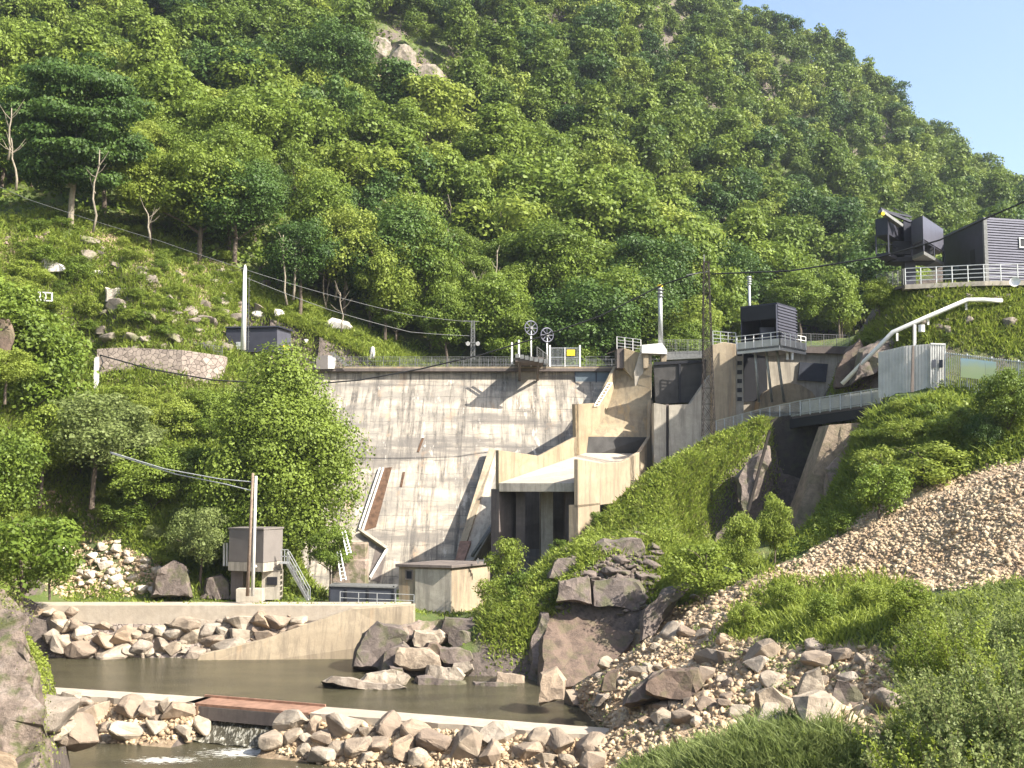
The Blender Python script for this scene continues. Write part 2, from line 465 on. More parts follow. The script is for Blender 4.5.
M['leafb'] = leafmat('bright_leaf', (0.160, 0.218, 0.028), (0.20, 0.255, 0.036), (0.245, 0.290, 0.050), 0.4)
M['leafy'] = leafmat('yellowish_leaf', (0.12, 0.15, 0.03), (0.15, 0.17, 0.04), (0.19, 0.19, 0.06), 0.35)
M['leafg'] = leafmat('grey_green_leaf', (0.145, 0.19, 0.05), (0.18, 0.225, 0.065), (0.235, 0.27, 0.10), 0.45)
# ================================================================== terrain sheet
def build_terrain():
    ox, oy = 0.0, -40.0
    ang = np.linspace(math.radians(-46), math.radians(46), 560)
    # distances from the fan's apex
    near = np.geomspace(30, 200, 380); far = np.geomspace(201, 620, 190); vf = np.geomspace(630, 760, 12)
    rr = np.concatenate([near, far, vf])
    A, R = np.meshgrid(ang, rr)
    X = ox + R * np.sin(A); Y = oy + R * np.cos(A)
    H = hfun_exact(X, Y)
    # beyond the ridge the land falls to a plain
    fall = sstep(570, 760, R)
    H = H * (1 - fall * .9) + 5 * fall * .9
    V = np.stack([X, Y, H], -1).reshape(-1, 3)
    nr, na = X.shape
    i = np.arange(nr - 1)[:, None] * na + np.arange(na - 1)[None]
    Q = np.stack([i, i + 1, i + na + 1, i + na], -1).reshape(-1, 4)
    me = np_mesh('terrain', V, Q)
    # ground cover kind, surveyed as outlines: r = rubble, g = bare rock/earth, b = grass
    px, py = proj(V[:, 0], V[:, 1], V[:, 2])
    ok = V[:, 1] > 14
    cover = np.zeros((len(V), 4), np.float32); cover[:, 3] = 1
    jit = fbm(V[:, 0] / 1.5, V[:, 1] / 1.5, 3) * 14
    pxj = px + jit; pyj = py + jit * 0.7
    near = V[:, 1] < 108
    RUB = [(740,578),(800,560),(850,525),(900,490),(1024,455),(1400,380),(1400,575),(1010,580),(900,588),(850,596),(790,590),(740,620),(800,660),(880,640),(900,700),(900,800),(480,800),(480,700),(560,680),(640,625)]
    cover[ok & near & inpoly(pxj, pyj, RUB), 0] = 1
    EARTH = [[(0,488),(60,480),(120,500),(115,535),(60,540),(0,540)],[(80,232),(130,228),(170,262),(235,262),(262,300),(250,345),(120,345),(70,300)],
             [(0,230),(80,250),(60,275),(0,270)],[(360,45),(400,45),(450,80),(430,100),(380,80)],[(930,290),(1024,290),(1024,330),(930,320)],
             [(830,350),(900,340),(900,385),(830,385)],[(100,375),(230,375),(215,400),(110,395)]]
    for E in EARTH: cover[ok & inpoly(pxj, pyj, E), 1] = 1
    riv = polydist(V[:, 0], V[:, 1], RIVER)
    cover[riv > -2.5, 1] = 1
    a = me.color_attributes.new('cover', 'FLOAT_COLOR', 'POINT')
    a.data.foreach_set('color', cover.ravel())
    t = NT('terrain_ground'); v = t.coord()
    at = t.n('ShaderNodeAttribute', attribute_name='cover'); sp = t.n('ShaderNodeSeparateColor'); t.l(at.outputs[0], sp.inputs[0])
    n1 = t.noise(v, 0.35, 6); n2 = t.noise(v, 2.2, 8, 0.75)
    grass = t.ramp(n1, [(0.35, (0.06, 0.085, 0.022)), (0.5, (0.09, 0.12, 0.03)), (0.66, (0.13, 0.125, 0.045))])
    earth = t.ramp(n2, [(0.3, (0.10, 0.075, 0.05)), (0.5, (0.26, 0.19, 0.12)), (0.7, (0.42, 0.33, 0.23))])
    rub = t.ramp(n2, [(0.3, (0.24, 0.16, 0.10)), (0.5, (0.38, 0.27, 0.17)), (0.7, (0.48, 0.36, 0.24))])
    c = t.mix(sp.outputs[1], grass, earth); c = t.mix(sp.outputs[0], c, rub)
    ge = t.n('ShaderNodeNewGeometry'); sn = t.n('ShaderNodeSeparateXYZ'); t.l(ge.outputs['True Normal'], sn.inputs[0])
    steep = t.ramp(sn.outputs[2], [(0.50, 1.0), (0.66, 0.0)])
    rk = t.ramp(n2, [(0.3, (0.05, 0.042, 0.035)), (0.6, (0.15, 0.12, 0.10))])
    sm = t.n('ShaderNodeMath', operation='MULTIPLY'); inv = t.n('ShaderNodeMath', operation='SUBTRACT'); inv.inputs[0].default_value = 1; t.l(sp.outputs[0], inv.inputs[1]); t.l(steep, sm.inputs[0]); t.l(inv.outputs[0], sm.inputs[1])
    c = t.mix(sm.outputs[0], c, rk)
    vg = t.n('ShaderNodeTexVoronoi', Scale=4.5); t.l(v, vg.inputs[0]); gs = t.n('ShaderNodeSeparateColor'); t.l(vg.outputs['Color'], gs.inputs[0])
    gm = t.n('ShaderNodeMath', operation='MULTIPLY'); t.l(sp.outputs[0], gm.inputs[0]); gm.inputs[1].default_value = .55
    c = t.mix(gm.outputs[0], c, t.ramp(gs.outputs[0], [(0, (.22, .15, .10)), (.5, (.42, .31, .20)), (1, (.56, .45, .32))]))
    m = t.fin(c, 0.95, n2, 1.0, 0.25)
    o = link('ground', me, m, smooth=True); tag(o, kind='structure')
    return float(V[:, 2].max())
ZTOP = build_terrain()

# ------------------------------------------------------------------ water
def water(name, poly, z, foam=None):
    X0, X1 = min(p[0] for p in poly), max(p[0] for p in poly); Y0, Y1 = min(p[1] for p in poly), max(p[1] for p in poly)
    mb = MB(); mb.add([(x, y, z) for x, y in poly], [tuple(range(len(poly)))])
    t = NT(name + '_surface'); v = t.coord((1, 2.2, 1))
    n = t.noise(v, 2.6, 6, 0.75, 0.8); big = t.noise(t.coord((0.25, 0.8, 1)), 0.5, 4)
    col = t.ramp(big, [(0.38, (0.052, 0.046, 0.026)), (0.62, (0.085, 0.075, 0.04))])
    p = t.n('ShaderNodeBsdfPrincipled', Roughness=0.12); p.inputs['IOR'].default_value = 1.33
    if foam:
        c = t.n('ShaderNodeTexCoord'); 
        tot = None
        nz = t.noise(t.coord((0.8, 2.5, 1)), 2.2, 7, 0.75)
        for (fx, fy, rx, ry) in foam:
            mp = t.n('ShaderNodeMapping', vector_type='POINT')
            org = Vector(((min(q[0] for q in poly) + max(q[0] for q in poly)) / 2, (Y0 + Y1) / 2, 0))
            mp.inputs['Location'].default_value = (-(fx - org.x) / rx, -(fy - org.y) / ry, 0)
            mp.inputs['Scale'].default_value = (1 / rx, 1 / ry, 0)
            t.l(c.outputs['Object'], mp.inputs[0])
            ln = t.n('ShaderNodeVectorMath', operation='LENGTH'); t.l(mp.outputs[0], ln.inputs[0])
            r = t.ramp(ln.outputs['Value'], [(0.0, 0.34), (1.0, 0.0)])
            if tot is None: tot = r
            else:
                ad = t.n('ShaderNodeMath', operation='MAXIMUM'); t.l(tot, ad.inputs[0]); t.l(r, ad.inputs[1]); tot = ad.outputs[0]
        ad = t.n('ShaderNodeMath', operation='ADD'); t.l(tot, ad.inputs[0]); t.l(nz, ad.inputs[1])
        fm = t.ramp(ad.outputs[0], [(0.70, 0.0), (0.78, 1.0)])
        col = t.mix(fm, col, (0.75, 0.74, 0.68))
        ro = t.ramp(fm, [(0, 0.12), (1, 0.8)]); t.l(ro, p.inputs['Roughness'])
    t.l(col, p.inputs['Base Color'])
    b = t.n('ShaderNodeBump', Strength=1.0, Distance=0.24); t.l(n, b.inputs['Height']); t.l(b.outputs[0], p.inputs['Normal'])
    t.l(p.outputs[0], t.out.inputs[0])
    o = mb.build(name, t.m); tag(o, kind='structure'); return o

# weir line between the two pools follows the causeway
water('upper_pool', [(-75, 96.5), (-6, 96.5), (3, 82), (8, 76), (6, 64.2), (CW2[0][0], CW2[0][1]+.1), (CW1[1][0], CW1[1][1]+.1), (CW1[0][0], CW1[0][1]+.1), (-75, 78)], 0.0)
gx, gy = (CW1[1][0] + CW2[0][0]) / 2, (CW1[1][1] + CW2[0][1]) / 2
water('lower_pool', [(-75, 77.5), (CW1[0][0], CW1[0][1]), (CW1[1][0], CW1[1][1]), (CW2[0][0], CW2[0][1]), (6, 63.5), (6, 0), (-12, 0), (-34, 40), (-75, 60)], -1.35,
      foam=[(gx + .8, gy - 3.6, 5.0, 2.4), (gx - 3.5, gy - 5.4, 4.0, 1.5), (gx + 4.5, gy - 3.0, 2.2, 1.8), (gx-5, gy - 8, 2.5, 1.0)])
# reservoir behind the dam
mb = MB(); mb.add([(-40, 141, 27), (45, 141, 27), (50, 158, 27), (-40, 150, 27)], [(0, 1, 2, 3)])
o = mb.build('reservoir_water', simple('reservoir', (0.03, 0.05, 0.04), 0.1)); tag(o, kind='structure')
# sill of stone in the gap with the falling water
mb = MB()
a = Vector((*CW1[1], 0)); b = Vector((*CW2[0], 0))
n = Vector(((b - a).y, -(b - a).x, 0)).normalized()
prof = [(0.3, -0.02), (-0.3, -0.05), (-0.9, -0.5), (-1.4, -1.0), (-2.0, -1.30)]
P = []
for s, z in prof:
    for k in range(13):
        q = a.lerp(b, k / 12) - n * s * 1.0
        P.append((q.x, q.y, z + 0.05 * math.sin(k * 2.1 + s * 4)))
mb.add(P, [(i * 13 + k, i * 13 + k + 1, (i + 1) * 13 + k + 1, (i + 1) * 13 + k) for i in range(4) for k in range(12)])
fmat = NT('falling_water'); vv = fmat.coord((2, 1, .5)); fn = fmat.noise(vv, 2.5, 6, .7)
mw = fmat.fin(fmat.ramp(fn, [(0.50, (0.05, 0.045, 0.03)), (0.66, (0.45, 0.43, 0.36))]), 0.3, fn, 0.8, 0.1)
o = mb.build('falling_water', mw); tag(o, kind='structure')
# ================================================================== the dam
CY = 135.0
ZC = W(400, 369, CY).z            # crest level
ZV = ZC - 1.3                     # foot of the vertical part
SL = 0.78
FN = Vector((0, -1, SL)).normalized()
FP = Vector((0, CY, ZV))
def face(px, py, off=0.0):
    return on_plane(px, py, FP + FN * off, FN)
def crest(px, py=369, dy=0): return W(px, py, CY + dy)
XL, XR = -48.0, W(622, 369, CY).x + 1.5

dam = empty('dam', (-5, CY, 2), 'long weathered cream concrete gravity dam with dark water stains across the valley', 'dam')
mb = MB()
zb = 0.0
prof = [(CY, ZC - .35), (CY, ZV), (CY - SL * (ZV - zb), zb), (CY + 4, zb - 1), (CY + 4, ZC - .35)]
mb.prism([(XL, y, z) for y, z in prof], (XR - XL, 0, 0))
mb.build('wall', M['dam'], dam)
mb = MB(); mb.box(((XL + XR) / 2, CY + 1.7, ZC - .16), (XR - XL + .02, 4.6, .38)); mb.build('crest_slab', M['conc_d'], dam, bevel=.03)
mb = MB(); mb.box(((XL + XR) / 2, CY - .45, ZC + .13), (XR - XL, .25, .2)); mb.build('kerb', M['conc'], dam)
# drain channel on the face: two pale kerbs and a rust-stained bed
def strip(mbx, a, b, w, t, off=0.02):
    """flat bar lying on the face from pixel a to pixel b"""
    A = face(*a, off + t / 2); B = face(*b, off + t / 2)
    d = (B - A).normalized(); r = d.cross(FN).normalized()
    mbx.box((A + B) / 2, (w, (B - A).length, t), M=Matrix((r, d, FN)).transposed())
mb = MB(); mb.prism([face(384, 468, .03), face(392, 467, .03), (face(376, 527, .03)), face(364, 531, .03)], -FN * .3)
mb.build('channel_bed', M['rust'], dam)
mb = MB(); strip(mb, (380, 468), (359, 530), .15, .3); mb.build('channel_kerb', M['pole'], dam)
mb = MB(); strip(mb, (383.5, 468), (362.5, 530), .13, .3); mb.build('channel_kerb', M['pole'], dam)
mb = MB(); strip(mb, (361, 531), (387, 549), .3, .6); mb.build('channel_kerb', M['conc_g'], dam)
mb = MB(); strip(mb, (387, 549), (370, 578), .16, .4); mb.build('channel_kerb', M['pole'], dam)
mb = MB(); mb.prism([face(376, 546, .04), face(386, 552, .04), face(380, 582, .04), face(368, 580, .04)], -FN * .3); mb.build('channel_bed', M['conc_d'], dam)
# rust runs of old drains
for a, b in (((404, 472), (401, 487)), ((423, 438), (418, 452))):
    mb = MB(); strip(mb, a, b, .25, .06); mb.build('rusty_drain', M['rust'], dam)
# small scuppers
for px, py in ((392, 387), (367, 386)):
    mb = MB(); mb.box(W(px, py, CY - .05) if py < 395 else face(px, py, .05), (.6, .2, .9)); mb.build('scupper', M['conc_d'], dam)
# buttress fin left of the spillway
fin_ = empty('buttress', tuple(face(480, 560)), 'narrow pale concrete buttress with a slanting front edge against the dam', 'buttress')
off = 3.2
mb = MB(); mb.prism([face(490, 449, 1.0), face(500, 452, 1.0), face(500, 517, off), face(474, 560, off), face(458, 562, off - .4)], -FN * 2.8)
mb.build('wall', M['conc_g'], fin_)
mb = MB(); mb.prism([face(489, 448, 1.12), face(496, 450, 1.12), face(467, 541, off + .1), face(460, 541, off - .25)], -FN * .5); mb.build('coping', M['conc'], fin_)
mb = MB(); mb.prism([face(460, 541, off), face(471, 541, off + .1), face(464, 561, off + .1), face(455, 561, off)], -FN * .6); mb.build('rusty_foot', M['redsteel'], fin_)
mb = MB(); mb.tube([face(500, 512, off + .5), face(490, 528, off + .5), face(472, 556, off + .5)], .18)
mb.tube([face(498, 520, off + .7), face(480, 545, off + .7)], .08)
mb.build('pipe', M['galvd'], fin_, smooth=True)
# blue-grey panel under the crest
mb = MB(); A = W(575, 383, CY - .05); B = W(617, 367, CY - .05)
mb.box(((A.x + B.x) / 2, CY - .12, (A.z + B.z) / 2), (B.x - A.x, .2, B.z - A.z)); pn = mb.build('wall_panel', M['bluep'])
tag(pn, 'blue grey steel panel fixed under the crest at the right end of the dam', 'panel')
mb = MB()
for z in (A.z, B.z): mb.box(((A.x + B.x) / 2, CY - .25, z), (B.x - A.x + .2, .12, .12))
for x in (A.x, (A.x + B.x) / 2, B.x): mb.box((x, CY - .25, (A.z + B.z) / 2), (.12, .12, B.z - A.z))
mb.build('frame', M['bluec'], pn)

# ================================================================== spillway
A0 = Vector((W(617, 370, 133).x, 133, 0)); A1 = Vector((W(499, 370, 108).x, 108, 0))
u = (A1 - A0).normalized(); vlat = Vector((-u.y, u.x, 0))
if vlat.x < 0: vlat = -vlat
B0 = Vector((W(653, 370, 128.5).x, 128.5, 0)); B1 = Vector((W(578, 370, 103.5).x, 103.5, 0))
ub = (B1 - B0).normalized(); vb = Vector((-ub.y, ub.x, 0)); vb = vb if vb.x > 0 else -vb
def pa(px, py, off=0): return on_plane(px, py, A0 + vlat * off, vlat)
def pb(px, py, off=0): return on_plane(px, py, B0 + vb * off, vb)
sp = empty('spillway', (5, 115, 8), 'cream concrete ski-jump spillway chute with a flat lip carried on dark piers', 'spillway')
mb = MB(); mb.prism([pa(*p) for p in [(616, 366), (598, 403), (575, 404), (576, 437), (540, 456), (499, 450), (499, 490), (560, 490), (590, 470), (616, 440)]], -vlat * .4)
mb.build('side_wall', M['conc_y'], sp, bevel=.04)
mb = MB(); mb.prism([pb(*p) for p in [(578, 459), (600, 463), (622, 462), (640, 452), (650, 437), (651, 400), (653, 400), (653, 470), (640, 500), (578, 508)]], -vb * .4)
mb.build('side_wall', M['conc'], sp, bevel=.04)
# floors
lipA = pa(499, 483, .1); lipB = pb(578, 483, -.5)
stA = pa(585, 453, .05); stB = pb(648, 451, -.4)
stB.z = stA.z
mb = MB(); mb.prism([lipA, lipB, stB, stA], (0, 0, -.8)); mb.build('chute_floor', M['track'], sp)
upA = pa(585, 437, -.3); upB = pb(648, 437, -.3); upB.z = upA.z
upA2 = upA + u * 0; cA = pa(617, 364, -.4); cB = W(652, 364, 130)
# step gate between the upper and lower floor, its shade put into the colour
mb = MB(); mb.prism([upA + Vector((0, 0, .05)), upB + Vector((0, 0, .05)), stB + Vector((0, .3, -.6)), stA + Vector((0, .3, -.6))], Vector((0, 1.2, 0))); mb.build('step_beam', M['gate'], sp)
# the steep face: curved profile
mb = MB(); N = 10; L = []; R = []
for i in range(N + 1):
    t = i / N; s = t
    a = cA.lerp(upA, s); b = cB.lerp(upB, s)
    sag = -2.2 * math.sin(math.pi * t) * (1 - .3 * t)
    a.z += sag; b.z += sag; L.append(a); R.append(b)
mb.add(L + R, [(i, i + N + 1, i + N + 2, i + 1) for i in range(N)])
o_ = mb.build('steep_face', M['conc_y'], sp, smooth=True)
# lip beam, front piers and back wall underneath
mb = MB(); d = (lipB - lipA); n2 = Vector((d.y, -d.x, 0)).normalized()
mb.prism([lipA + Vector((0, 0, .02)) + n2 * .02, lipB + Vector((0, 0, .02)) + n2 * .02, lipB + Vector((0, 0, -.85)) + n2 * .02, lipA + Vector((0, 0, -.85)) + n2 * .02], -n2 * 1.0)
mb.build('lip_beam', M['conc_g'], sp, bevel=.04)
def pier(px0, px1, pt, pbm, Y, th=3, m='conc_d', name='pier', par=None):
    m1 = MB(); a = W(px0, pt, Y); b = W(px1, pt, Y); c = W(px1, pbm, Y); dd = W(px0, pbm, Y)
    a.z = b.z; dd.z = c.z
    m1.prism([a, b, c, dd], (0, th, 0)); return m1.build(name, M[m], par or sp)
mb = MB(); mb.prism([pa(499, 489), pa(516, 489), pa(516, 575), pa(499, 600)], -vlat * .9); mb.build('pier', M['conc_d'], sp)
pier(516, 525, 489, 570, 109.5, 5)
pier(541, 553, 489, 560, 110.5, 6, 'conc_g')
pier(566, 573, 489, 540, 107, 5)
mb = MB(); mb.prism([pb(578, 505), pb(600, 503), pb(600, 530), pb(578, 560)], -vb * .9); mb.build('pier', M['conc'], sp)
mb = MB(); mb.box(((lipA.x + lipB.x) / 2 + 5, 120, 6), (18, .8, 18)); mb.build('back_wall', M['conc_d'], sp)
# upper pier between the chute and the gate bay
up = empty('spillway_pier', tuple(W(640, 437, 130)), 'tall pale stained pier between the steep chute and the dark spillway gate', 'pier')
mb = MB(); mb.prism([W(x, y, 130.8) for x, y in [(634, 372), (640, 352), (652, 352), (651, 437), (644, 440), (636, 412)]], (0, 5.5, 0)); mb.build('pillar', M['conc_g'], up, bevel=.05)
mb = MB(); mb.prism([W(x, y, 131.5) for x, y in [(617, 368), (617, 349), (624, 348), (626, 368)]], (0, 3, 0)); mb.build('dark_block', M['conc_d'], up)
mb = MB(); mb.prism([W(x, y, 131.2) for x, y in [(624, 368), (624, 348), (640, 353), (641, 372), (633, 380)]], (0, 3, 0)); mb.build('head_block', M['conc_y'], up, bevel=.04)
# conical-looking ladder rungs on the left slope
mb = MB()
mb.tube([pa(594, 406, .2), pa(608, 383, .2)], .06, 5); mb.tube([pa(598, 406, .2), pa(612, 383, .2)], .06, 5)
for k in range(9):
    t_ = k / 8; mb.tube([pa(594 + 14 * t_, 406 - 23 * t_, .2), pa(598 + 14 * t_, 406 - 23 * t_, .2)], .035, 4)
ld = mb.build('ladder', M['white']); tag(ld, 'white ladder fixed up the left wall of the steep spillway chute', 'ladder')
# winch frame on the pier
wf = empty('winch_gantry', tuple(W(655, 365, 130)), 'white concrete portal frame on the pier head under the grey lamp post', 'frame')
mb = MB(); mb.prism([W(x, y, 130) for x, y in [(642, 353), (642, 345), (662, 343), (667, 350), (667, 354)]], (0, 2, 0)); mb.build('beam', M['white'], wf)
for px in (646, 664):
    mb = MB(); mb.prism([W(px - 2.5, 354, 130.3), W(px + 2.5, 354, 130.3), W(px + 2.5, 368, 130.3), W(px - 2.5, 368, 130.3)], (0, 1.4, 0)); mb.build('post', M['conc'], wf)

# gate bay: dark flap gate, its side piers and the pale training walls under it
gb = empty('gate_bay', tuple(W(690, 460, 126)), 'pale concrete gate bay with narrow dark slots between the spillway and the pylon', 'gate bay')
def polyprism(name, mat, px, Y, th, par, bev=0.0):
    m1 = MB(); m1.prism([W(x, y, Y) for x, y in px], (0, th, 0)); return m1.build(name, M[mat], par, bevel=bev)
polyprism('wall_panel', 'conc_g', [(654, 403), (666, 405), (666, 470), (654, 475)], 124, 2, gb)
polyprism('wall_panel', 'conc_g', [(669, 405), (690, 404), (712, 372), (714, 372), (714, 470), (669, 475)], 124, 2, gb)
polyprism('slot', 'conc_d', [(666, 404), (669, 404), (669, 475), (666, 475)], 124.5, 1, gb)
polyprism('side_pier', 'conc', [(712, 345), (724, 342), (736, 344), (736, 440), (712, 460)], 123, 6, gb, .05)
polyprism('side_pier', 'conc_g', [(736, 347), (743, 347), (744, 440), (736, 440)], 124, 6, gb)
for k in range(6):
    polyprism('slot_step', 'blackin', [(737.5, 352 + 9 * k), (742, 352 + 9 * k), (742, 356 + 9 * k), (737.5, 356 + 9 * k)], 123.9, .3, gb)
sg = empty('spillway_gate', tuple(W(682, 402, 127)), 'dark steel flap gate closing the bay behind the pylon', 'gate')
polyprism('gate_leaf', 'gate', [(654, 364), (712, 361), (712, 372), (692, 402), (656, 404)], 127, .8, sg)
polyprism('gate_rib', 'blackin', [(679, 363), (681, 363), (681, 402), (679, 402)], 126.8, .3, sg)
polyprism('gate_rib', 'blackin', [(654, 362), (712, 359), (712, 362), (654, 365)], 126.8, .4, sg)
# footbridge over the gate bay
fb = empty('crest_footbridge', tuple(W(700, 360, 131)), 'dark footbridge with mesh railing spanning the gate bay behind the pylon', 'footbridge')
polyprism('deck', 'galvd', [(664, 352), (722, 350), (722, 357), (664, 360)], 131, 2, fb)
# abutment wall under the cabin
ab = empty('abutment_wall', tuple(W(790, 400, 128)), 'grey brown concrete abutment wall with a rounded lump at its foot under the cabin', 'abutment')
polyprism('wall', 'conc_g', [(742, 349), (850, 352), (850, 415), (742, 440)], 129, 3, ab)
polyprism('deck_band', 'conc_d', [(742, 345), (850, 347), (850, 354), (742, 351)], 128.4, 4.5, ab)
polyprism('cabin_shade', 'blackin', [(744, 353), (766, 353), (768, 400), (744, 402)], 128.8, .3, ab)  # black plate standing in for the shade under the cabin
polyprism('dark_plate', 'bluec', [(800, 362), (828, 364), (826, 382), (798, 380)], 128.7, .3, ab)
mb = MB(); c0 = W(788, 412, 127)
ring = []
for i in range(9):
    th = math.pi * i / 8
    ring.append(Vector((c0.x - 3.6 * math.cos(th), 126.2, c0.z + 3.3 * math.sin(th))))
mb.prism(ring, (0, 2.9, 0)); mb.build('round_block', M['conc'], ab, smooth=False)

# ================================================================== railings
def fence(name, label, cat, pts, h=1.1, step=1.6, rails=(1.0, .55, .1), mat='galv', r=.035, mesh=0, group=None, w=.05):
    root = empty(name, tuple(pts[0]), label, cat, group)
    tot = 0
    for a, b in zip(pts[:-1], pts[1:]):
        a = Vector(a); b = Vector(b); L = (b - a).length; n = max(1, round(L / step))
        for k in range(n + (1 if b == Vector(pts[-1]) else 0)):
            p = a.lerp(b, k / n)
            if tot < 95:
                m1 = MB(); m1.box(p + Vector((0, 0, h / 2)), (w * 1.3, w * 1.3, h)); m1.build('post', M[mat], root); tot += 1
    m1 = MB()
    for a, b in zip(pts[:-1], pts[1:]):
        for q in rails:
            m1.bar(Vector(a) + Vector((0, 0, h * q)), Vector(b) + Vector((0, 0, h * q)), w)
    m1.build('rails', M[mat], root)
    if mesh:
        m1 = MB()
        for a, b in zip(pts[:-1], pts[1:]):
            a = Vector(a); b = Vector(b); L = (b - a).length; n = int(L / mesh)
            for k in range(n):
                p = a.lerp(b, (k + .5) / n); m1.bar(p + Vector((0, 0, .08)), p + Vector((0, 0, h * .97)), .022)
            for j in range(int(h / mesh)):
                m1.bar(a + Vector((0, 0, .1 + j * mesh)), b + Vector((0, 0, .1 + j * mesh)), .018)
        m1.build('wire_mesh', M[mat], root)
    return root
zc = ZC + .22
def cr(px, dy=-.3): p = W(px, 369, CY + dy); return Vector((p.x, CY + dy, zc))
fence('crest_railing', 'long grey mesh railing along the dam crest left of the small platform', 'railing', [cr(335), cr(512)], 1.25, 1.9, (1, .6, .1), 'galvd', mesh=.3)
fence('crest_railing', 'short grey mesh railing on the crest between the yellow-sign gate and the spillway pier', 'railing', [cr(586), cr(616)], 1.3, 1.4, (1, .6, .1), 'galvd', mesh=.28)
fence('rear_railing', 'grey railing along the far edge of the dam crest', 'railing', [cr(400, 3.6), cr(700, 3.6)], 1.4, 2.2, (1, .5), 'galvd', mesh=.4)
# crest gate with yellow sign
cg = empty('crest_gate', tuple(cr(565)), 'pale barred gate with a yellow sign in the middle of the crest', 'gate')
for px, hh in ((550, 2.7), (565, 2.4), (580, 2.7)):
    m1 = MB(); p = cr(px, -.35); m1.box(p + Vector((0, 0, hh / 2)), (.2 if px != 565 else .1, .2, hh)); m1.build('post', M['white'], cg)
m1 = MB()
for q in (.15, 1.2, 2.35): m1.bar(cr(550, -.35) + Vector((0, 0, q)), cr(580, -.35) + Vector((0, 0, q)), .07)
for k in range(1, 24):
    p = cr(550, -.35).lerp(cr(580, -.35), k / 24); m1.bar(p + Vector((0, 0, .15)), p + Vector((0, 0, 2.35)), .03)
m1.build('bars', M['galv'], cg)
m1 = MB(); p = cr(571, -.46); m1.box(p + Vector((0, 0, 1.75)), (1.0, .05, .75)); m1.build('sign_board', M['yellow'], cg)
# overhanging platform with grating, beams underneath
pf = empty('winch_platform', tuple(cr(535, -2)), 'small overhanging steel platform with dark ribs on the crest beside the spoked wheels', 'platform')
a = cr(513, -.5); b = cr(548, -.5)
m1 = MB(); m1.box(((a.x + b.x) / 2 - .2, CY - 2.9, zc + .35), (3.4, 5.6, .5)); m1.build('deck', M['conc_d'], pf)
for k in range(7):
    m1 = MB(); m1.box((a.x + .5 + k * .56, CY - 5.75, zc + .75 - .11 * k), (.45, .25, .5)); m1.build('rib', M['galvd'], pf)
m1 = MB()
for k in range(2): m1.bar((a.x + .8 + k * 2.2, CY - 5.2, zc + .2), (a.x + .8 + k * 2.2, CY - .3, zc - 1.6), .3)
m1.build('bracket', M['conc_d'], pf)
for px, dy in ((512, -3.8), (519, -3.8)):
    m1 = MB(); p = W(px, 345, CY + dy); m1.box((p.x, p.y, zc + 1.3), (.22, .22, 2.6 if px < 515 else 3.2)); m1.build('post', M['white'], pf)
fence('platform_railing', 'slanting grey mesh railing right of the spoked wheels', 'railing', [cr(537, -2) + Vector((0, 0, 1.1)), cr(549, -.8) + Vector((0, 0, .1))], 1.2, .9, (1, .1), 'galvd', mesh=.25)
# two spoked wheels on posts
for i, (px, py, dy, R_) in enumerate(((531, 328, -1.2, .86), (547, 335, -.9, .86))):
    c = W(px, py, CY + dy)
    wh = empty('spoked_wheel', (c.x, c.y, zc), ['dark spoked wheel on a white post, taller left one on the crest',
                                             'dark spoked wheel on a white post, lower right one on the crest'][i], 'wheel', 'spoked wheels on the crest')
    m1 = MB(); m1.tube([(c.x, c.y + .15, zc), (c.x, c.y + .15, c.z)], .1, 8); m1.build('post', M['white'], wh, smooth=True)
    ang = .45
    rad = lambda t, r: Vector((c.x + math.cos(t) * r * math.cos(ang), c.y + math.cos(t) * r * math.sin(ang), c.z + math.sin(t) * r))
    m1 = MB(); m1.tube([rad(2 * math.pi * k / 24, R_) for k in range(25)], .08, 6, cap=False); m1.build('rim', M['cladding'], wh, smooth=True)
    m1 = MB()
    for k in range(8): m1.bar(rad(2 * math.pi * k / 8, .05), rad(2 * math.pi * k / 8, R_), .09)
    m1.build('spokes', M['cladding'], wh)
    m1 = MB(); m1.tube([c + Vector((.1, -.18, 0)), c + Vector((-.1, .18, 0))], .2, 10); m1.build('hub', M['galvd'], wh)

# ------------------------------------------------------------------ masts, posts, pylon
def mast(name, label, cat, px, pt, pbm, Y, r0, r1, mat, cap=None, square=False):
    t = W(px, pt, Y); bt = W(px, pbm, Y)
    root = empty(name, (t.x, Y, bt.z), label, cat)
    m1 = MB()
    if square: m1.box((t.x, Y, (t.z + bt.z) / 2), (r0 * 2, r0 * 2, t.z - bt.z))
    else: m1.tube([(t.x, Y, bt.z), (t.x, Y, t.z)], r0, 10, r1)
    m1.build('pole', M[mat], root, smooth=not square)
    return root, t, bt
r_, t, b = mast('white_post', 'tall white tapered post standing in front of the dark hut left of the dam', 'post', 245, 269, 350, 131, .34, .2, 'white')
m1 = MB(); m1.tube([(t.x, 131, t.z - .05), (t.x, 131, t.z + .5)], .22, 8, .1); m1.build('cap', M['white'], r_)
m1 = MB()
for k in range(14): m1.bar((t.x + .5, 130.9, b.z + 1 + k * .62), (t.x + .75, 130.9, b.z + 1 + k * .62), .05)
m1.bar((t.x + .62, 130.9, b.z), (t.x + .55, 130.9, t.z - 1), .05); m1.build('rungs', M['galvd'], r_)
r_, t, b = mast('lamp_post', 'grey lamp post rising from the white frame on the spillway pier', 'lamp post', 660, 287, 345, 131, .3, .24, 'galv')
m1 = MB(); m1.tube([(t.x, 131, t.z), (t.x, 131, t.z + .25)], .34, 10); m1.build('cap', M['yellow'], r_)
m1 = MB()
for k in (.3, .7, 1.1): m1.tube([(t.x, 131, t.z - k), (t.x, 131, t.z - k - .12)], .4, 10)
m1.build('collar', M['galvd'], r_)
r_, t, b = mast('lamp_post', 'grey lamp post with a ringed head rising behind the dark cabin', 'lamp post', 749, 281, 330, 138, .2, .16, 'galv')
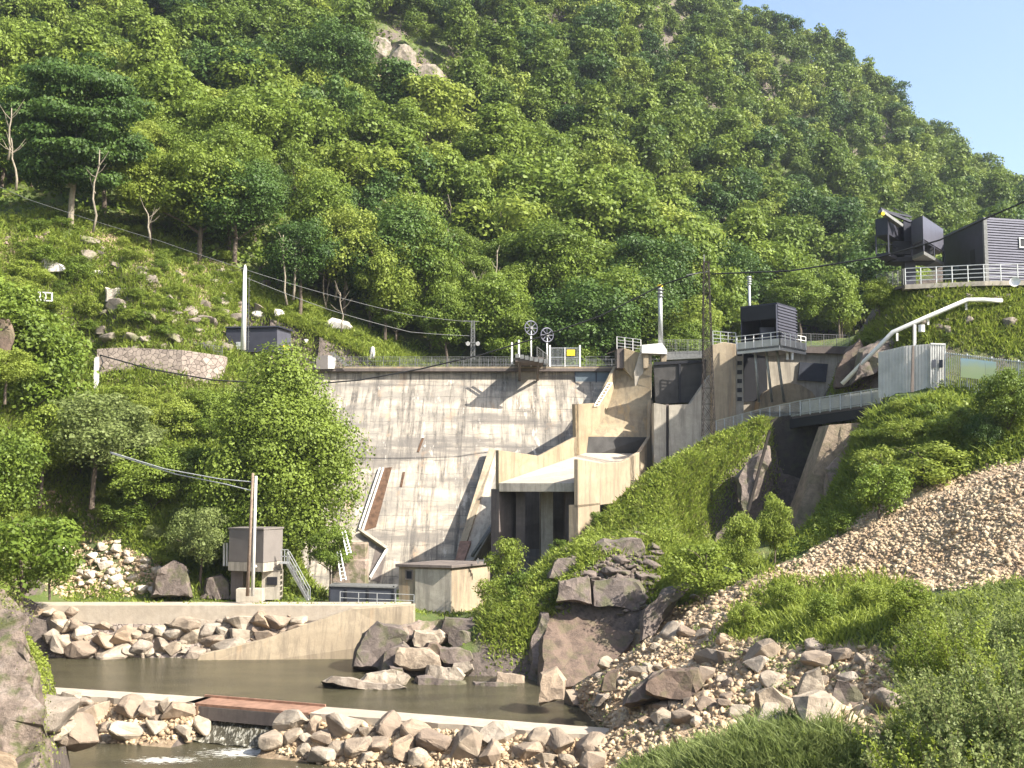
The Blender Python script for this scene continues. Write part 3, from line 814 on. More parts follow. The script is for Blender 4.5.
m1 = MB()
for k in range(4): m1.tube([(t.x, 138, t.z + .6 - k * .3), (t.x, 138, t.z + .45 - k * .3)], .3, 10)
m1.build('head', M['galv'], r_)
# lattice mast with two lamps
def lattice(name, label, cat, px, pt, pbm, Y, w0, w1, mat, nb, bar=.08, sq=True):
    t = W(px, pt, Y); b = W(px, pbm, Y); root = empty(name, (t.x, Y, b.z), label, cat)
    H = t.z - b.z
    def cn(k, z): 
        w = w0 + (w1 - w0) * z / H
        sx, sy = ((-1, -1), (1, -1), (1, 1), (-1, 1))[k % 4]
        return Vector((t.x + sx * w / 2, Y + sy * w / 2, b.z + z))
    for k in range(4):
        m1 = MB(); m1.bar(cn(k, 0), cn(k, H), bar * 1.4); m1.build('leg', M[mat], root)
    m1 = MB()
    for i in range(nb):
        z0, z1 = H * i / nb, H * (i + 1) / nb
        for k in range(4):
            m1.bar(cn(k, z0), cn(k + 1, z1), bar * .8); m1.bar(cn(k + 1, z0), cn(k, z1), bar * .8); m1.bar(cn(k, z1), cn(k + 1, z1), bar * .8)
    m1.build('bracing', M[mat], root)
    return root, t, b
r_, t, b = lattice('lattice_mast', 'small dark lattice mast with two white floodlights behind the dam crest', 'mast', 473, 321, 360, 139, .5, .4, 'galvd', 8, .06)
for dx in (-.9, .35):
    m1 = MB(); c = Vector((t.x + dx + .3, 138.5, t.z - 2.9)); m1.tube([c, c + Vector((0, -.25, -.1))], .22, 10, .28); m1.build('floodlight', M['white'], r_)
m1 = MB(); m1.bar((t.x - 1.2, 138.8, t.z), (t.x + .8, 138.8, t.z - .1), .08); m1.bar((t.x - 1, 138.7, t.z - 2.8), (t.x + .9, 138.7, t.z - 2.8), .07); m1.build('crossarm', M['galvd'], r_)
m1 = MB()
r_, t, b = lattice('lattice_pylon', 'tall rusty lattice pylon standing in front of the dark spillway gate', 'pylon', 706, 262, 436, 116, 1.25, .55, 'pylon', 11, .05)
PYL = t.copy()
m1 = MB()
m1.bar((t.x - 2.1, 116, t.z - 1.4), (t.x + .4, 116, t.z - 1.0), .08); m1.bar((t.x - .2, 116, t.z), (t.x - .2, 116, t.z + .8), .12)
m1.build('crossarm', M['galvd'], r_)
r_, t, b = mast('concrete_post', 'short grey concrete post holding a black cable beside the stone wall on the left bank', 'post', 97, 357, 398, 122, .22, .2, 'pole', square=True)
CP0 = t.copy()
# double wooden pole by the kiosk
wp = empty('utility_pole', tuple(W(250, 600, 98)), 'twin-legged grey wooden utility pole in front of the brown kiosk', 'utility pole')
zt = W(254, 473, 98)
for a_, b_ in (((247.5, 596), (253, 473)), ((252.5, 596), (256, 476))):
    m1 = MB(); m1.tube([W(a_[0], a_[1], 98), W(b_[0], b_[1], 98)], .17, 8, .12); m1.build('leg', M['wood' if a_[0] < 250 else 'pole'], wp, smooth=True)

# ------------------------------------------------------------------ cables
def cable(label, P, sag=0.0, r=.05, mat='cable', n=14, group=None):
    pts = []
    for a, b in zip(P[:-1], P[1:]):
        a = Vector(a); b = Vector(b)
        for k in range(n):
            t = k / n; p = a.lerp(b, t); p.z -= 4 * sag * t * (1 - t) * min(1, (b - a).length / 40); pts.append(p)
    pts.append(Vector(P[-1]))
    m1 = MB(); m1.tube(pts, r, 5); o = m1.build('cable', M[mat], smooth=True); return tag(o, label, 'cable', group)
cable('black cable hanging from the pylon past the cable-car station towards the top right corner', [W(712, 274, 116), W(790, 271, 112), W(880, 257, 108), W(905, 250, 106), W(940, 240, 104), W(985, 219, 98), W(1060, 186, 90)], 0, .085)
cable('black cable sagging from the pylon down across the dam crest to the short concrete post', [W(700, 272, 116), W(662, 285, 118), W(600, 316, 119), W(540, 337, 120), W(480, 355, 121), W(420, 369, 122), W(360, 380, 122), W(300, 385, 122), W(213, 380, 122), W(150, 369, 122), W(100, 355, 122)], 0, .085)
cable('black cable drooping from the short concrete post along its side', [W(100, 355, 122), W(103, 362, 122), W(99, 372, 121.8)], 0, .07)
cable('thin grey wire crossing the dark trees from the white post to the lattice mast', [W(247, 270, 131), W(330, 295, 134), W(410, 315, 137), W(472, 322, 139)], .3, .03, 'galvd')
cable('second thin grey wire just below the first crossing the dark trees', [W(247, 278, 131), W(330, 310, 134), W(410, 332, 137), W(473, 336, 139)], .3, .035, 'galvd')
cable('thin grey wire running down the upper left slope to the white post', [W(-60, 160, 128), W(30, 200, 129), W(160, 241, 130), W(247, 270, 131)], .2, .028, 'galvd')
cable('pale twin wire from the left bank bushes, upper strand at the wooden pole', [W(110, 452, 100), W(165, 469, 99.5), W(220, 479, 98.6), W(253, 482, 98)], 0, .05, 'galv')
cable('pale twin wire from the left bank bushes, lower strand at the wooden pole', [W(110, 453, 100), W(175, 474, 99.5), W(225, 484, 98.6), W(253, 491, 98)], 0, .05, 'galv')
M['rockc2'] = rockmat('brown_masonry', [(0.26, 0.20, 0.14), (0.36, 0.28, 0.20)], 0.3, False)
# ================================================================== left end of the crest
hut = empty('low_shed', tuple(W(258, 350, 134)), 'low dark flat-roofed shed at the left end of the dam behind the white post', 'shed')
polyprism('wall', 'black', [(226, 329), (277, 328), (277, 352), (226, 352)], 134, 4, hut)
m1 = MB(); A = W(277, 328, 134.02); m1.prism([A, A + Vector((.9, 4, 0)), A + Vector((.9, 4, -3)), A + Vector((0, 0, -3))], (-.1, 0, 0)); m1.build('side_wall', M['cladding'], hut)
m1 = MB(); A = W(225, 328, 133.7); B = W(279, 327, 133.7)
m1.prism([A, B, B + Vector((.9, 4.3, 0)), A + Vector((0, 4.3, 0))], (0, 0, .18)); m1.build('roof', M['black'], hut)
polyprism('white_panel', 'white', [(227, 344), (233, 344), (233, 351), (227, 351)], 133.9, .1, hut)
polyprism('door', 'galv', [(236, 342), (243, 342), (243, 351), (236, 351)], 133.9, .1, hut)
polyprism('yellow_notice', 'yellow', [(283, 345), (289, 345), (289, 350), (283, 350)], 133.5, .06, hut)
cb = empty('control_cabinet', tuple(W(325, 369, 134)), 'small brown and white electrical cabinet at the left end of the crest railing', 'cabinet')
polyprism('body', 'kiosk', [(316, 356), (328, 355), (328, 369), (316, 369)], 134, 1.4, cb)
polyprism('white_side', 'white', [(328, 355.5), (334, 356), (334, 368.5), (328, 368.5)], 134.02, 1.3, cb)
fence('bank_railing', 'short grey railing on the masonry wall left of the low shed', 'railing', [W(183, 351, 129), W(205, 355, 129), W(222, 358, 129)], 1.3, 1.3, (1, .55, .1), 'galvd', mesh=.3)
fence('crest_end_railing', 'grey tube railing between the low shed and the small cabinet', 'railing', [W(291, 364, 133.5), W(314, 367, 133.5)], 1.1, 1.0, (1, .5), 'galvd')
m1 = MB(); m1.bar(W(330, 352, 134), W(346, 366, 134), .12); m1.bar(W(333, 352, 134), W(349, 366, 134), .12)
for k in range(6): m1.bar(W(331 + 2.6 * k, 354 + 2.2 * k, 134), W(334 + 2.6 * k, 354 + 2.2 * k, 134.6), .08)
tag(m1.build('stair_rail', M['galvd']), 'slanting grey stair rail going down right of the small cabinet', 'railing')
# masonry wall along the left path
def stonewall_mat():
    t = NT('dry_stone_masonry'); v = t.coord()
    vo = t.n('ShaderNodeTexVoronoi', Scale=1.9); t.l(v, vo.inputs[0]); 
    vd = t.n('ShaderNodeTexVoronoi', Scale=1.9, feature='DISTANCE_TO_EDGE'); t.l(v, vd.inputs[0])
    c = t.ramp(t.noise(v, 3, 5), [(0.35, (0.17, 0.13, 0.11)), (0.6, (0.30, 0.24, 0.20))])
    sc_ = t.n('ShaderNodeSeparateColor'); t.l(vo.outputs['Color'], sc_.inputs[0]); c = t.mix(0.6, c, t.ramp(sc_.outputs[0], [(0, (.16, .13, .11)), (1, (.36, .30, .25))]))
    e = t.ramp(vd.outputs[0], [(0.0, 0.0), (0.06, 1.0)])
    c = t.mix(e, (0.10, 0.085, 0.07), c)
    return t.fin(c, 0.9, e, 0.8, 0.08)
M['masonry'] = stonewall_mat()
m1 = MB()
PXW = [97, 118, 140, 160, 182, 203, 224]; HB = hits(PXW, [366, 367, 368, 370, 372, 373, 375])
YW = [max(100, min(q.y if q else 126, 127.5)) - .5 for q in HB]
YW = [min(YW[max(0, k - 1):k + 2]) for k in range(len(YW))]
top = [W(x, y, Y) for x, y, Y in zip(PXW, [349, 347.5, 348, 349, 350, 353, 356], YW)]
bot = [W(x, yb + 9, Y - .2) for x, yb, Y in zip(PXW, [367, 368, 369, 371, 373, 374, 376], YW)]
n = len(top)
m1.add(top + bot + [p + Vector((0, 1.5, 0)) for p in top] + [p + Vector((0, 1.5, -2)) for p in bot],
       [(i, i + n, i + n + 1, i + 1) for i in range(n - 1)] + [(i, i + 1, 2 * n + i + 1, 2 * n + i) for i in range(n - 1)] + [(0, 2 * n, 3 * n, n), (n - 1, 2 * n - 1, 4 * n - 1, 3 * n - 1)])
tag(m1.build('stone_wall', M['masonry']), 'low grey brown masonry wall along the path on the left bank below the rocky slope', 'stone wall')
# concrete ruins on the left slope
fr = empty('scaffold', tuple(W(45, 300, 118)), 'small white metal frame standing in the bushes on the left slope', 'frame')
for a_, b_ in (((36, 292), (52, 293)), ((36, 300), (52, 301))):
    m1 = MB(); m1.bar(W(*a_, 118), W(*b_, 118), .12); m1.build('rail', M['white'], fr)
for px in (40, 45.5, 52):
    m1 = MB(); m1.bar(W(px, 292.5, 118), W(px, 301, 118), .12); m1.build('post', M['white'], fr)

# ================================================================== terrace above the pool
ZT = 4.15
m1 = MB()
m1.prism([(-46, 96.3, ZT), (-9.2, 96.3, ZT), (-9.0, 99.6, ZT), (-46, 99.6, ZT)], (0, 0, -.3))
o = m1.build('terrace_path', M['track']); tag(o, kind='structure')
rw = empty('retaining_wall', (-25, 96, 0), 'long pale concrete retaining wall above the pool with masonry blocks in its lower part', 'retaining wall')
m1 = MB(); m1.prism([(-46, 96.2, ZT + .1), (-46, 96.2, ZT - 1.6), (-46, 97.2, ZT - 1.6), (-46, 97.2, ZT + .1)], (36.9, 0, 0)); m1.build('coping', M['track'], rw, bevel=.03)
m1 = MB()
xa = zplane(300, 655, 0).x; xb = W(414, 605, 95).x
m1.prism([W(352, 609, 95.0), W(414, 605, 95.0), W(414, 640, 94.6), W(414, 672, 94.6), W(190, 672, 93.4), W(200, 655, 93.6), W(262, 640, 94.2)], (0, 1.2, 0)); m1.build('smooth_wall', M['conc'], rw, bevel=.04)
m1 = MB(); m1.prism([(-46, 96.1, ZT - 1.5), (-11, 96.1, ZT - 1.5), (-11, 94.0, -2), (-46, 94.0, -2)], (0, 1.6, 0)); m1.build('masonry_slope', M['masonry'], rw)

# kiosk on concrete legs
kk = empty('kiosk', tuple(W(262, 600, 101)), 'grey brown windowless kiosk raised on concrete legs beside the wooden pole', 'kiosk')
c0 = W(264, 530, 99.6)
def corner(px, py, Y): return W(px, py, Y)
KL, KC, KR = corner(229, 530, 101.2), corner(264, 530, 99.6), corner(283, 531, 102.6)
zt = KC.z; zb_ = W(264, 563, 99.6).z; zb2 = W(264, 572, 99.6).z
back = KL + KR - KC
def quadbox(L, C, R, z0, z1):
    Bk = L + R - C
    m = MB(); m.prism([Vector((p.x, p.y, z0)) for p in (L, C, R, Bk)], (0, 0, z1 - z0)); return m
quadbox(KL, KC, KR, zb_, zt).build('body', M['kiosk'], kk, bevel=.03)
quadbox(KL + Vector((-.1, 0, 0)), KC + Vector((0, -.1, 0)), KR + Vector((.1, 0, 0)), zt + .01, zt + .15).build('roof', M['kiosk'], kk)
quadbox(KL, KC, KR, zb2, zb_ - .01).build('base_band', M['conc_g'], kk)
for px0, px1, Y, m_ in ((231, 243, 101.5, 'conc_d'), (262, 280, 101.3, 'conc_g')):
    m1 = MB(); a = W(px0, 572, Y); b = W(px1, 572, Y); m1.box(((a.x + b.x) / 2, Y + .7, (zb2 + ZT) / 2), (b.x - a.x, 1.4, zb2 - ZT)); m1.build('support', M[m_], kk)
polyprism('window', 'blackin', [(267, 577), (277, 577), (277, 585), (267, 585)], 101.2, .2, kk)
polyprism('plinth', 'conc_g', [(236, 589), (262, 589), (262, 602), (236, 602)], 99.2, 1.2, kk)
m1 = MB(); m1.tube([W(224, 543, 102.5), W(224, 566, 102.5)], .1, 6); m1.tube([W(227, 543, 102.5), W(227, 566, 102.5)], .1, 6); m1.build('pipe', M['white'], kk)
m1 = MB(); m1.bar(W(248, 571, 99), W(256, 566, 98.6), .2); m1.build('brace', M['white'], kk)
# stairs right of the kiosk
st = empty('metal_stairs', tuple(W(300, 602, 101)), 'grey metal stairs with handrails going down right of the kiosk', 'stairs')
T_, B_ = W(287, 563, 101), W(308, 601, 100)
for dy in (0, 1.0):
    m1 = MB(); m1.bar(T_ + Vector((0, dy, 0)), B_ + Vector((0, dy, 0)), .09, .25); m1.build('stringer', M['galv'], st)
    m1 = MB(); up_ = Vector((0, dy, 1.0)); m1.bar(T_ + up_, B_ + up_, .06)
    for k in range(4): p = T_.lerp(B_, k / 3) + Vector((0, dy, 0)); m1.bar(p, p + Vector((0, 0, 1)), .06)
    m1.build('handrail', M['galv'], st)
for k in range(11):
    m1 = MB(); p = T_.lerp(B_, (k + .5) / 11) + Vector((0, .5, 0)); m1.box(p, (.3, 1.0, .05)); m1.build('step', M['galvd'], st)
m1 = MB(); a = W(279, 561, 101); m1.box(((a.x + T_.x) / 2, 101.5, T_.z), (T_.x - a.x, 1.3, .12)); m1.build('landing', M['galv'], st)
m1 = MB()
for px in (281, 284.5, 288): 
    a = W(px, 563, 101); m1.bar((a.x, 101, T_.z), (a.x, 101, T_.z + 1.2), .07)
for q in (.6, 1.2): m1.bar((W(281, 563, 101).x, 101, T_.z + q), (W(288, 563, 101).x, 101, T_.z + q), .07)
m1.build('landing_rail', M['galv'], st)
# skip container
ct = empty('container', tuple(W(362, 603, 101)), 'long dark blue steel container standing on the terrace left of the hut', 'container')
polyprism('body', 'bluec', [(329, 586), (394, 588), (394, 603.5), (329, 602)], 101, 2.2, ct, .03)
for px in (329.5, 346, 368, 393.5):
    polyprism('rib', 'blackin', [(px - .8, 586), (px + .8, 586), (px + .8, 603), (px - .8, 603)], 100.9, .1, ct)
polyprism('rim', 'galvd', [(329, 585), (395, 587), (395, 588.4), (329, 586.4)], 100.85, 2.5, ct)
# steps and posts left of the container: broken stair with pale stringers
for (a_, b_, c_, d_, lb) in (((337, 552), (341, 581), (340, 551), (346, 580), 'pale ladder leaning on the mossy masonry at the foot of the dam, lower one'), ((342, 532), (347, 555), (345, 531), (351, 553), 'pale ladder leaning on the mossy masonry at the foot of the dam, upper one')):
    m1 = MB(); m1.bar(W(*a_, 103), W(*b_, 102), .1); m1.bar(W(*c_, 103), W(*d_, 102), .1)
    for k in range(8):
        t_ = (k + .5) / 8; m1.bar(W(a_[0] + (b_[0] - a_[0]) * t_, a_[1] + (b_[1] - a_[1]) * t_, 103 - t_), W(c_[0] + (d_[0] - c_[0]) * t_, c_[1] + (d_[1] - c_[1]) * t_, 103 - t_), .06)
    tag(m1.build('ladder', M['white']), lb, 'ladder')
m1 = MB(); 
for k, (a_, b_) in enumerate((((332, 560), (366, 586)), ((340, 543), (366, 562)))):
    p0 = W(*a_, 104.5 + k * 1.5); p1 = W(*b_, 104.5 + k * 1.5); m1.box((p0 + p1) / 2 + Vector((0, 1, 0)), (p1.x - p0.x, 2, p0.z - p1.z))
tag(m1.build('stepped_masonry', M['rockm'], bevel=.1), 'mossy stepped masonry block behind the container at the foot of the dam', 'masonry')
fence('terrace_railing', 'thin pale railing in front of the hut and container on the terrace edge', 'railing', [W(340, 605, 97), W(414, 608, 97)], 1.15, 1.7, (1, .55), 'galv', w=.045)
# hut
hu = empty('flat_roofed_hut', tuple(W(445, 612, 104)), 'small cream concrete hut with a flat dark roof at the foot of the dam', 'hut')
HL, HC, HR = W(399, 568, 104.5), W(452, 568, 103), W(490, 568, 107.5)
zt = HC.z; zb_ = W(452, 616, 103).z
for P_ in (HL, HC, HR): P_.z = 0
quadbox(HL, HC, HR, zb_ - .5, zt).build('wall', M['conc'], hu)
m1 = MB(); d = (HC - HL).normalized(); n_ = Vector((d.y, -d.x, 0))
a = HL + (HC - HL) * .32; b = HC - (HC - HL) * .01
m1.prism([Vector((a.x, a.y, zt - .15)), Vector((b.x, b.y, zt - .15)), Vector((b.x, b.y, zb_)), Vector((a.x, a.y, zb_))], n_ * .12)
m1.build('door', M['conc_g'], hu)
a = HL + (HC - HL) * .14; b = HL + (HC - HL) * .26
m1 = MB(); m1.prism([Vector((a.x, a.y, zt - .35)), Vector((b.x, b.y, zt - .35)), Vector((b.x, b.y, zt - 1.1)), Vector((a.x, a.y, zt - 1.1))], n_ * .05); wd = m1.build('window', M['blackin'], hu)
m1 = MB()
for z in (zt - .32, zt - 1.13): m1.bar(Vector((a.x, a.y, z)) + n_ * .08, Vector((b.x, b.y, z)) + n_ * .08, .1)
for p in (a, b): m1.bar(Vector((p.x, p.y, zt - .3)) + n_ * .08, Vector((p.x, p.y, zt - 1.15)) + n_ * .08, .1)
m1.build('frame', M['conc_d'], wd)
q = .35
quadbox(HL + Vector((-q, -.2, 0)), HC + Vector((0, -q - .2, 0)), HR + Vector((q, 0, 0)), zt + .01, zt + .28).build('roof', M['conc_d'], hu, bevel=.03)
m1 = MB()
for px in (478, 484, 489): p = W(px, 566, 104.5); m1.bar((p.x, p.y, zt + .28), (p.x, p.y, zt + .8), .12)
m1.bar((W(476, 566, 104.5).x, 104.5, zt + .6), (W(489, 566, 104.5).x, 104.5, zt + .6), .1); m1.build('pipe_stub', M['galvd'], hu)

# ================================================================== causeway and beam bridge
def capslab(seg, z, w, name, label):
    a = Vector((*seg[0], z)); b = Vector((*seg[1], z)); d = (b - a).normalized(); n = Vector((d.y, -d.x, 0))
    m = MB(); N = 24; V = []
    for i in range(N + 1):
        p = a.lerp(b, i / N); j = .12 * math.sin(i * 1.9) + .08 * math.sin(i * 4.3)
        V += [p + n * (w / 2 + j), p - n * (w / 2 - j * .3), p - n * (w / 2) + Vector((0, 0, -.5)), p + n * (w / 2 + j) + Vector((0, 0, -.45))]
    fs = []
    for i in range(N):
        k = 4 * i
        for q in range(4): fs.append((k + q, k + (q + 1) % 4, k + 4 + (q + 1) % 4, k + 4 + q))
    fs += [(3, 2, 1, 0), (4 * N, 4 * N + 1, 4 * N + 2, 4 * N + 3)]
    m.add(V, fs); return tag(m.build(name, M['track']), label, 'causeway')
capslab(CW1, .78, 2.0, 'causeway', 'short pale concrete causeway left of the rusty beam bridge')
capslab((tuple(zplane(318, 709.5, .8))[:2], CW2[1]), .78, 2.0, 'causeway', 'long pale concrete causeway right of the rusty beam bridge ending in the rubble')
a = Vector((*CW1[1], .62)); b = Vector((*CW2[0], .62)); d = (b - a).normalized(); n = Vector((d.y, -d.x, 0))
br = empty('beam_bridge', tuple((a + b) / 2), 'low red brown steel beam bridge over the foaming gap in the causeway', 'bridge')
A_ = a - d * .6; B_ = Vector((*zplane(317, 709.5, .8)[:2], .62))
m1 = MB(); m1.prism([A_ + n * .95, B_ + n * .95, B_ - n * .95, A_ - n * .95], (0, 0, .16)); m1.build('deck', M['redsteel'], br)
for s in (-.85, .85):
    m1 = MB(); m1.bar(A_ + n * s + Vector((0, 0, -.42)), B_ + n * s + Vector((0, 0, -.42)), .3, .8); m1.build('girder', M['rust'] if s < 0 else M['conc_d'], br)
m1 = MB(); m1.bar(A_ - n * 1.0 + Vector((0, 0, .24)), B_ - n * 1.0 + Vector((0, 0, .24)), .12, .14); m1.build('kerb_rail', M['redsteel'], br)
m1 = MB(); m1.prism([a + n * 1.2 - d * .3, a + n * 1.2 + d * .4, a - n * 1.2 + d * .4, a - n * 1.2 - d * .3], (0, 0, -2.8)); m1.build('abutment', M['rust'], br)

# ================================================================== cabin on stilts
cbn = empty('cabin', tuple(W(770, 345, 121)), 'dark louvred cabin on an overhanging white-railed platform carried by steel legs', 'cabin')
CL, CC, CR = W(741, 345, 124), W(778, 345, 121), W(797, 345, 125)
def setz(P, z): return Vector((P.x, P.y, z))
def cuboid(L, C, R, z0, z1): return quadbox(setz(L, 0), setz(C, 0), setz(R, 0), z0, z1)
zl = W(778, 343, 121).z; zr = W(778, 304, 121).z
# open front: floor, roof, rear wall, side wall
nf = (CC - CL); nf = Vector((nf.y, -nf.x, 0)).normalized()
if nf.y > 0: nf = -nf
CB = CL + CR - CC
zmid = W(778, 318, 121).z
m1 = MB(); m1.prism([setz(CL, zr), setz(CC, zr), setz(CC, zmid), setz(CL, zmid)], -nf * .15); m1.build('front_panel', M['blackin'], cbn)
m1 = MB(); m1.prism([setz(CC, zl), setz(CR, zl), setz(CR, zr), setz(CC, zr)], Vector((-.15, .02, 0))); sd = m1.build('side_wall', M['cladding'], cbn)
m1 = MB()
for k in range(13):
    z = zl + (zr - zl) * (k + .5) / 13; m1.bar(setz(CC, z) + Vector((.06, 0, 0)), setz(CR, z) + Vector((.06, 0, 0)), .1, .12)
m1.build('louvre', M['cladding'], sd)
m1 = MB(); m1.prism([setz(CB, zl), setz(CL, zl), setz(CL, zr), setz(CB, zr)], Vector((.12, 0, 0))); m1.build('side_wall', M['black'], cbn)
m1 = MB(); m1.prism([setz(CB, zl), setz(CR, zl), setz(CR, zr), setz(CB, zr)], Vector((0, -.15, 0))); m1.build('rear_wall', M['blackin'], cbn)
cuboid(CL, CC, CR, zr + .01, zr + .18).build('roof', M['black'], cbn)
m1 = MB(); q0 = CL.lerp(CC, .2) - nf * 1.2; m1.box(setz(q0, (zl + zmid) / 2) + Vector((1.6, .3, -.3)), (1.6, .8, (zmid - zl) * .8)); m1.build('winch_box', M['cladding'], cbn)
PL, PC, PR = W(737, 349, 122), W(780, 349, 118), W(806, 349, 122.5)
zf = W(780, 345, 118).z; 
cuboid(PL, PC, PR, zf - .28, zf).build('platform', M['galvd'], cbn, bevel=.03)
m1 = MB()
for A2, B2 in ((PL, PC), (PC, PR)):
    m1.prism([setz(A2, zf), setz(B2, zf), setz(B2, zf + .75), setz(A2, zf + .75)], -nf * .04 if A2 is PL else Vector((-.04, 0, 0)))
    m1.prism([setz(A2, zf - .55), setz(B2, zf - .55), setz(B2, zf - .02), setz(A2, zf - .02)], -nf * .08 if A2 is PL else Vector((-.08, 0, 0)))
m1.build('apron', M['sheet'], cbn)
m1 = MB()
for A2, B2 in ((PL, PC), (PC, PR)):
    for q in (1.0, 1.45): m1.bar(setz(A2, zf + q), setz(B2, zf + q), .07)
    for k in range(6): p = setz(A2.lerp(B2, k / 5), zf); m1.bar(p, p + Vector((0, 0, 1.45)), .09)
m1.build('railing', M['white'], cbn)
for a_, b_ in (((755, 351), (759, 402)), ((766, 351), (772, 402)), ((777, 351), (784, 402))):
    m1 = MB(); m1.tube([W(*a_, 121.5), W(*b_, 123.5)], .15, 8); m1.build('leg', M['galv'], cbn, smooth=True)
for px in (787, 792):
    m1 = MB(); p = W(px, 348, 120.4); m1.box((p.x, p.y, zf - .8), (.25, .25, 1.1)); m1.build('bracket', M['white'], cbn)
fence('pier_railing', 'white tube railing on the pale pier between the pylon and the cabin', 'railing', [W(713, 345, 124), W(736, 347, 124)], 1.6, 1.0, (1, .75, .5, .25), 'galv', w=.06)
fence('pier_railing', 'white tube railing on the spillway pier left of the grey lamp post', 'railing', [W(617, 349, 132), W(641, 352, 131)], 1.5, 1.0, (1, .75, .5, .25), 'white', w=.06)
fence('footbridge_railing', 'dark mesh railing of the footbridge between the lamp post and the pylon', 'railing', [W(664, 354, 131), W(712, 354, 131)], 1.7, 1.4, (1, .1), 'galvd', mesh=.28)
fence('abutment_railing', 'fine mesh railing on the abutment wall right of the cabin', 'railing', [W(798, 346, 128.4), W(850, 348, 128.4)], 1.5, 1.6, (1, .1), 'galvd', mesh=.28)

# ================================================================== walkway on the right bank
DK = [W(716, 432, 122), W(760, 421, 117), W(800, 413, 112), W(840, 407, 108), W(882, 401, 104)]
DF = [W(947, 401, 99)]
wk = empty('walkway', tuple(DK[2]), 'sloping concrete walkway bridge over the dark gap on the right bank', 'walkway')
m1 = MB()
for a, b in zip(DK[:-1], DK[1:]):
    m1.prism([a, b, b + Vector((1.2, 2.4, 0)), a + Vector((1.2, 2.4, 0))], (0, 0, -.45))
m1.build('deck', M['conc_d'], wk)
m1 = MB()
for a, b in zip(DK[:-1], DK[1:]): m1.bar(a + Vector((0, -.05, -.95)), b + Vector((0, -.05, -.95)), .35, .9)
m1.build('girder', M['blackin'], wk)
wr = fence('walkway_parapet', 'pale grey mesh parapet along the front edge of the sloping walkway', 'parapet', [p + Vector((0, -.12, -.3)) for p in DK], 1.55, 1.3, (1, .12), 'galv', mesh=.17, w=.07)
m1 = MB()
for a, b in zip(DK[2:-1], DK[3:]):
    m1.prism([a + Vector((0, .05, 0)), b + Vector((0, .05, 0)), b + Vector((0, .05, 1.1)), a + Vector((0, .05, 1.1))], (0, .03, 0))
m1.build('sheet_infill', M['sheet'], wr)
# supports under the walkway
ws = empty('walkway_abutment', tuple(W(790, 520, 108)), 'dark retaining wall and slanting brown buttress under the walkway', 'abutment')
polyprism('back_wall', 'gap_shade', [(752, 420), (880, 404), (880, 520), (752, 560)], 113, 1.5, ws)
polyprism('slanting_buttress', 'rockc2', [(829, 425), (866, 422), (852, 460), (838, 495), (814, 530), (794, 545), (789, 536), (806, 490)], 103.5, 3.5, ws)
polyprism('rusty_beam', 'pylon', [(769, 430), (771.2, 431), (749.5, 512), (747, 511)], 103.5, .3, ws)

# metal sheet fence and banner fence
sf = empty('sheet_fence', tuple(W(912, 395, 102)), 'tall pale metal sheet fence standing at the end of the walkway', 'fence')
SFP = [(878.5, 352, 394, 103.5), (904, 346, 391, 102), (930, 344, 391, 101.2)]
m1 = MB()
for (x0, t0, b0, Y0), (x1, t1, b1, Y1) in zip(SFP[:-1], SFP[1:]):
    a, b = W(x0, t0, Y0), W(x1, t1, Y1); c, e = W(x1, b1 + 4, Y1), W(x0, b0 + 4, Y0)
    n = 16
    for k in range(n):   # trapezoidal corrugation
        o0 = Vector((0, -.06 if k % 2 else 0, 0))
        m1.prism([a.lerp(b, k / n) + o0, a.lerp(b, (k + 1) / n) + o0, e.lerp(c, (k + 1) / n) + o0, e.lerp(c, k / n) + o0], (0, .05, 0))
m1.build('sheet', M['sheet'], sf)
m1 = MB(); a = W(930.5, 343, 100.8); b = W(945, 343.5, 101); c = W(945, 395, 101); e = W(930.5, 395, 100.8); m1.prism([a, b, c, e], (0, .08, 0)); gp = m1.build('gate_panel', M['sheet'], sf)
m1 = MB()
for k in range(7): m1.bar(a.lerp(b, k / 6) + Vector((0, -.06, 0)), e.lerp(c, k / 6) + Vector((0, -.06, 0)), .05)
for q in (.02, .98): m1.bar(a.lerp(e, q) + Vector((0, -.07, 0)), b.lerp(c, q) + Vector((0, -.07, 0)), .08)
m1.build('gate_bars', M['galv'], gp)
m1 = MB()
for x in (932, 939): m1.prism([W(x, 360, 100.7), W(x + 4, 359.5, 100.7), W(x + 4, 367.5, 100.7), W(x, 368, 100.7)], (0, .04, 0))
m1.build('notice', M['bluec'], gp)
# pipe and small dark post in front of the fence
m1 = MB(); m1.prism([W(912.5, 346, 100.9), W(914.5, 346, 100.9), W(914, 392, 100.9), W(911, 392, 100.9)], (0, .15, 0)); m1.build('dark_strip', M['conc_d'], sf)
bf = empty('bar_fence', tuple(W(980, 395, 99)), 'grey bar fence carrying a pale banner right of the sheet fence', 'fence')
FA, FB = (945, 352, 391, 100.5), (1045, 364, 398, 95)
N = 46
for k in (0, 10, 21, 33, 45):
    t_ = k / (N - 1); x = FA[0] + (FB[0] - FA[0]) * t_; Y = FA[3] + (FB[3] - FA[3]) * t_
    m1 = MB(); m1.bar(W(x, FA[1] + (FB[1] - FA[1]) * t_ - 1, Y), W(x, FA[2] + (FB[2] - FA[2]) * t_ + 8, Y), .13); m1.build('post', M['galv'], bf)
m1 = MB()
for k in range(N):
    t_ = k / (N - 1); x = FA[0] + (FB[0] - FA[0]) * t_; Y = FA[3] + (FB[3] - FA[3]) * t_
    m1.bar(W(x, FA[1] + (FB[1] - FA[1]) * t_, Y), W(x, FA[2] + (FB[2] - FA[2]) * t_, Y), .055)
